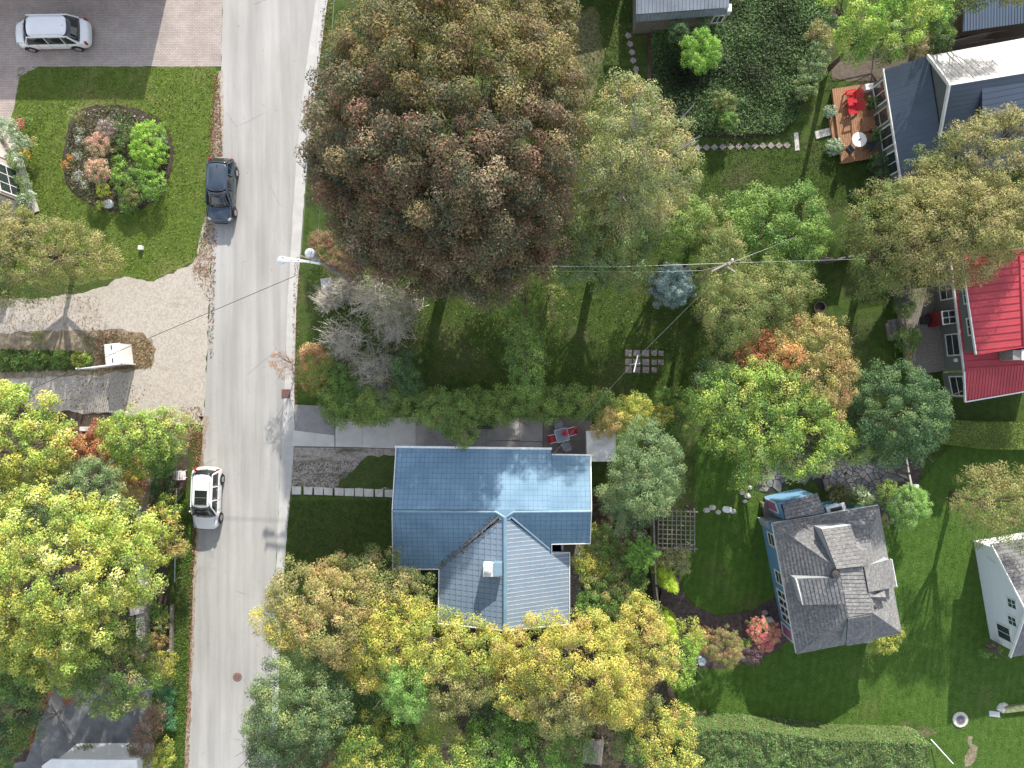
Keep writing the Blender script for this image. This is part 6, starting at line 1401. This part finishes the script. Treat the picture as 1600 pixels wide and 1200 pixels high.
shrub('dark purple leafed shrub beside the pink hydrangea', [(1172,1020,16,.9), (1165,1008,10,.8,P_LIME)], P_PURPLE, clump=.25)
shrub('yellow flowered shrub under the south east eave of the blue cottage', [(1385,1003,16,.9), (1400,990,12,.9), (1372,1007,12,.8)], P_YGREEN, clump=.25)
shrub('round fresh green shrub at the foot of the slatted fence', [(1418,785,28,2.0), (1412,805,20,1.6), (1430,792,18,1.6)], pal((3,(.13,.24,.06)),(2,(.19,.31,.09)),(1,(.07,.14,.035))), clump=.32, leaf=.11, dens=170)
shrub('yellow green small shrub left of the fresh green round one', [(1385,765,14,1.2,P_LIME), (1375,785,10,.8), (1395,795,12,.8)], P_DGREEN, clump=.28)
shrub('dark bronze round shrub north of the blue cottage', [(1308,771,17,1.3)], pal((3,(.075,.085,.03)),(1,(.11,.10,.04))), clump=.28, leaf=.11, dens=150)
shrub('white blossomed hydrangea north of the blue cottage', [(1340,770,12,1.1), (1352,778,12,1.1), (1335,785,14,.9,P_GREEN)], pal((1,(.50,.50,.34)),(2,(.12,.19,.05))), clump=.22)
shrub('green bush at the north steps corner of the weathered deck', [(1412,480,16,1.0), (1420,470,10,1)], P_GREEN, clump=.3)
shrub('green bush beside the west edge of the weathered deck', [(1415,530,18,1.0), (1428,528,10,1.0)], P_GREEN, clump=.3)
shrub('dark leafed shrub in the shade north of the weathered deck', [(1405,455,18,1.4)], pal((2,(.06,.06,.065)),(1,(.04,.07,.03))), clump=.3)
shrub('dark green clipped bed against the slate roofed house', [(1370,255,14,.9), (1378,272,14,.9), (1385,250,12,.9)], P_DGREEN, clump=.28)
shrub('small red leafed shrub at the corner of the slate roofed house', [(1376,290,8,.7), (1388,288,9,.8,P_OLIVE)], P_RUST, clump=.2)
shrub('small dark maple bush against the white gabled wall', [(1548,1010,8,.9,P_PURPLE), (1538,1018,8,.8), (1556,1020,7,.7)], P_GREEN, clump=.2)
shrub('low green bush at the corner of the concrete path', [(1100,1115,0.1,.3)], P_GREEN) if False else None
# hedges on the right
def boxhedge(label, px, h, pl, leaf=.11, n=260, bump_=.12, sides=True):
    poly = [ip(*p, h) for p in px]; a = parea(poly); k = int(a*n); P = scatter_pts(poly, k)
    z = h + np.array([noise.noise(Vector((x*1.1, y*1.1, 5.0))) + .5*noise.noise(Vector((x*3, y*3, 1.0))) for x, y in P])*bump_ + rng.uniform(-.12,.03,k)
    N = rng.normal(0,.55,(k,3)) + np.array([0,0,1]); Q = [np.c_[P, z]]; NN = [N]
    for i in range(len(poly)):
        p, q = Vector(poly[i]), Vector(poly[(i+1) % len(poly)]); L_ = (q-p).length; m = int(L_*h*n*.6); t_ = rng.uniform(0,1,m); d = (q-p).normalized(); nn = Vector((d.y,-d.x))
        c = sum((Vector(v) for v in poly), Vector((0,0)))/len(poly)
        if nn.dot(c-p) > 0: nn = -nn
        Q.append(np.c_[p.x+(q.x-p.x)*t_+nn.x*rng.uniform(-.1,.05,m), p.y+(q.y-p.y)*t_+nn.y*rng.uniform(-.1,.05,m), rng.uniform(.05,h,m)]); NN.append(rng.normal(0,.5,(m,3))+np.array([nn.x,nn.y,.2]))
    Q = np.concatenate(Q); NN = np.concatenate(NN); ca = np.array([p[1] for p in pl]); ci = pick(pl, len(Q))
    b = 1 + np.array([noise.noise(Vector((x*.8, y*.8, 2.0))) for x, y, _ in Q])*.5
    c = Vector(poly[0]); t = thing('hedge', label, 'hedge', (c.x, c.y, 0))
    MB().prism([tuple(Vector(p).lerp(sum((Vector(v) for v in poly), Vector((0,0)))/len(poly), .03)) for p in poly], 0, h-.22).build('inner_wood', M('hedge_core', (.10,.135,.04)), t)
    quads_mesh('foliage', Q, NN, leaf*rng.uniform(.6,1.3,len(Q)), .5, np.clip(ca[ci]*1.3*(rng.uniform(.75,1.25,len(Q))*b)[:,None], .004,.8), t); return t
boxhedge('long clipped hedge along the bottom right of the lawns', [(1066,1140),(1180,1142),(1300,1158),(1455,1162),(1452,1200),(1440,1240),(1066,1240)], 2.4, pal((3,(.080,.145,.045)),(2,(.11,.19,.06)),(.7,(.17,.14,.085)),(1.2,(.04,.075,.028))), leaf=.13, n=300, bump_=.55)
boxhedge('smooth bright clipped hedge below the red roof', [(1466,656),(1530,660),(1660,662),(1660,704),(1540,701),(1466,692)], 1.5, pal((3,(.11,.17,.03)),(2,(.14,.20,.04)),(.5,(.17,.17,.05))), leaf=.10, n=480, bump_=.04)
# left side
tree('big lime yellow maple covering the lower left', [(60,850,80,8.0), (130,880,75,8.2), (190,890,55,7.4), (60,920,80,8.0,P_YGREEN), (130,960,65,7.4), (30,980,60,7.0,P_YGREEN), (210,840,40,6.6), (90,1010,50,6.4,P_YGREEN), (215,910,28,6.4), (20,1040,40,6.0,P_GREEN), (170,800,30,6.4)], P_LIME + P_YGREEN + pal((2,(.42,.42,.15))), clump=.6, leaf=.20, dens=58, hole=.1, name='maple_tree', trunk=.35, nt=18, spread=(.8,1.15))
tree('yellow green maple at the left edge below the gravel drive', [(35,650,48,6.8), (75,690,40,6.6), (15,700,45,6.6,P_YGREEN), (60,735,42,6.2,P_YGREEN), (10,620,22,6.2), (10,770,35,5.8)], P_LIME + P_YGREEN + pal((1.5,(.42,.42,.15))), clump=.5, leaf=.2, dens=58, name='maple_tree')
tree('silvery sage tree between the two left hand maples', [(100,780,52,5.6), (150,760,40,5.2), (165,790,32,5.0), (60,800,40,5.2), (140,740,25,4.6)], P_SAGE, clump=.45, leaf=.17, radial=True, aspect=.35, dens=80)
shrub('russet sumac bush south of the gravel driveway', [(105,690,22,1.6), (135,700,24,1.8), (160,680,20,1.8), (155,705,24,1.7)], P_RUST, clump=.35, leaf=.15)
tree('bright green bush tree at the corner of drive and road', [(200,680,36,3.6), (245,680,40,3.8), (275,672,30,3.0,pal((2,(.22,.25,.08)),(1,(.26,.2,.12)))), (215,710,30,3.2), (255,715,26,3.0,P_GREEN)], P_LIME + P_GREEN, clump=.5, leaf=.17)
shrub('small orange and yellow shrub beside the curving wall', [(200,735,20,1.8), (215,755,16,1.6,P_RUST), (205,775,20,1.8), (225,735,14,1.5)], P_YELLOW + pal((1,(.4,.16,.06))), clump=.32, leaf=.14)
tree('slim branch of gold and orange leaves near the handrail', [(255,820,28,2.6), (276,850,18,2.3,P_ORANGE), (250,860,22,2.5), (262,795,18,2.2,P_LIME), (235,845,22,2.8)], P_LIME + P_YELLOW, clump=.38, leaf=.17, hole=.15)
shrub('dark green shrubs filling the strip beside the curving wall', [(262,700,22,1.3), (255,730,18,1.2), (255,760,18,1.1), (250,790,14,1.0)], P_DGREEN, clump=.35)
tree('dark olive tree over the rear driveway', [(190,1040,48,5.2), (175,1075,40,4.8), (215,1070,34,4.6), (225,1035,26,4.2), (150,1040,32,4.6,P_GREEN), (200,1000,34,4.2,P_GREEN), (110,1060,24,3.6,P_LIME)], P_OLIVE + P_GREEN, clump=.5, leaf=.16)
tree('deep green tree in the bottom left corner', [(25,1085,48,3.8), (20,1130,42,3.4), (60,1060,26,3.2,P_GREEN), (-10,1170,40,3)], P_DGREEN + P_GREEN, clump=.5, leaf=.17)
shrub('yellow shrub beside the timber edging', [(255,1035,20,1.4,P_YELLOW), (250,1055,16,1.2,P_GREEN), (262,1050,12,1.0,P_YELLOW)], P_YGREEN, clump=.3)
shrub('planting strip shrub between block wall and timber edging', [(248,955,13,.7,P_GREEN), (252,975,12,.6,P_OLIVE), (248,1000,13,.7,P_BRONZE), (258,965,8,.5)], P_YGREEN, clump=.22)
shrub('dry brown bushes beside the rear driveway', [(235,1135,20,1.2), (225,1165,20,1.1), (245,1110,14,1.0)], pal((3,(.20,.13,.09)),(1,(.13,.12,.06))), clump=.32, leaf=.12)
shrub('yellow green bush at the bottom end of the verge', [(255,1180,18,1.0), (262,1165,12,.9), (225,1195,16,1.0)], P_YGREEN, clump=.3)
shrub('teal green low plants between dry bushes and verge', [(262,1085,15,.4), (258,1110,14,.4), (268,1130,10,.3)], pal((3,(.06,.15,.07)),(1,(.09,.2,.08))), clump=.25)
shrub('rusty shrub along the edge of the rear driveway', [(72,1080,10,.9), (66,1100,9,.9), (108,1092,7,.4,P_RUST), (140,1175,12,.5,P_OLIVE), (35,1150,20,1.3)], P_RUST, clump=.25)
tree('olive gold cedar at the left edge above the gravel driveway', [(30,390,52,3.8), (85,385,48,3.9), (130,395,38,3.4), (50,430,42,3.2,P_OLIVE), (110,425,34,3.0,P_OLIVE), (170,405,24,2.6), (30,350,28,3.4), (5,440,40,3.2,P_OLIVE), (0,340,26,3.4)], P_OLIVEY, clump=.55, leaf=.16, radial=True, aspect=.4, dens=62, hole=.1)
# round flower bed
shrub('round cream and pink hydrangea in the flower island, the upper one', [(156,226,17,1.1)], P_MOPHEAD, clump=.2, leaf=.11, dens=170, cat='flowering shrub')
shrub('round pink and cream hydrangea in the flower island, the lower one', [(154,266,18,1.2)], P_MOPHEAD, clump=.2, leaf=.11, dens=170, cat='flowering shrub')
shrub('dusky mauve flowered bush at the top of the flower island', [(167,202,14,1.0), (172,194,8,.9)], pal((2,(.28,.20,.22)),(1,(.20,.16,.15)),(1,(.10,.13,.05))), clump=.2, leaf=.11, cat='flowering shrub')
shrub('lime green mounding perennial on the right of the flower island', [(235,215,24,.8), (240,240,22,.8), (225,235,20,.8)], pal((3,(.17,.30,.035)),(2,(.22,.37,.05)),(1,(.10,.20,.03))), clump=.25, leaf=.11, dens=140)
shrub('leafy green perennials across the lower flower island', [(195,280,20,.7), (225,270,16,.6), (240,290,22,.7), (210,305,16,.6,P_OLIVE), (200,320,14,.4), (185,255,10,.5)], P_GREEN + P_BGREEN, clump=.28, leaf=.12)
shrub('yellow leafed small plants at the lower left of the flower island', [(162,297,10,.5), (158,320,6,.4)], pal((2,(.42,.45,.05)),(1,(.2,.3,.05))), clump=.18)
shrub('orange flowers at the left rim of the flower island', [(102,258,6,.4), (110,247,4,.4)], pal((3,(.62,.19,.02)),(1,(.15,.2,.04))), clump=.12, leaf=.09, cat='flowers', trunk=0)
shrub('pale lilac flowers left of the two hydrangeas', [(125,220,7,.4), (123,243,7,.4), (122,275,7,.4), (132,290,6,.3), (127,205,5,.4)], pal((2,(.45,.43,.47)),(2,(.13,.17,.06))), clump=.15, leaf=.08, cat='flowers', trunk=0)
shrub('dark foliage filling the top of the flower island', [(190,195,14,.5), (185,225,14,.5), (120,180,12,.5,P_OLIVE), (200,210,12,.5)], P_DGREEN + P_GREEN, clump=.25, dens=70, hole=.2)
shrub('silvery shrubs by the stucco wall with orange blooms', [(15,205,16,1.0,P_GREYG), (35,225,14,1.0,P_GREYG), (28,250,16,1.0), (38,240,9,.9,pal((2,(.6,.28,.03)),(1,(.2,.25,.08)))), (50,222,6,.8,pal((2,(.5,.22,.05)),(1,(.2,.25,.08))))], P_GREYG + P_GREEN, clump=.25, cat='flowering shrub')
shrub('pair of grey green bushes under the stucco house window', [(38,285,12,.8), (42,313,14,.8), (36,330,10,.8,P_LIME)], P_GREYG + P_GREEN, clump=.25)
shrub('red flowering plants on the lawn by the brick driveway', [(32,195,8,.5), (45,192,7,.4,P_GREEN)], pal((2,(.45,.06,.10)),(1,(.12,.18,.05))), clump=.15, cat='flowers', trunk=0)
shrub('low weeds along the drive island by the storage box', [(30,565,12,.35), (60,560,14,.35), (95,562,14,.4), (125,562,12,.4,P_YGREEN), (135,560,8,.3,P_BGREEN), (5,565,14,.35), (60,528,10,.25,P_OLIVE)], P_GREEN, clump=.2, leaf=.12, cat='weeds', name='weeds', dens=80, trunk=0)
print('leaves', LEAFCOUNT[0], 'objects', len(bpy.data.objects))
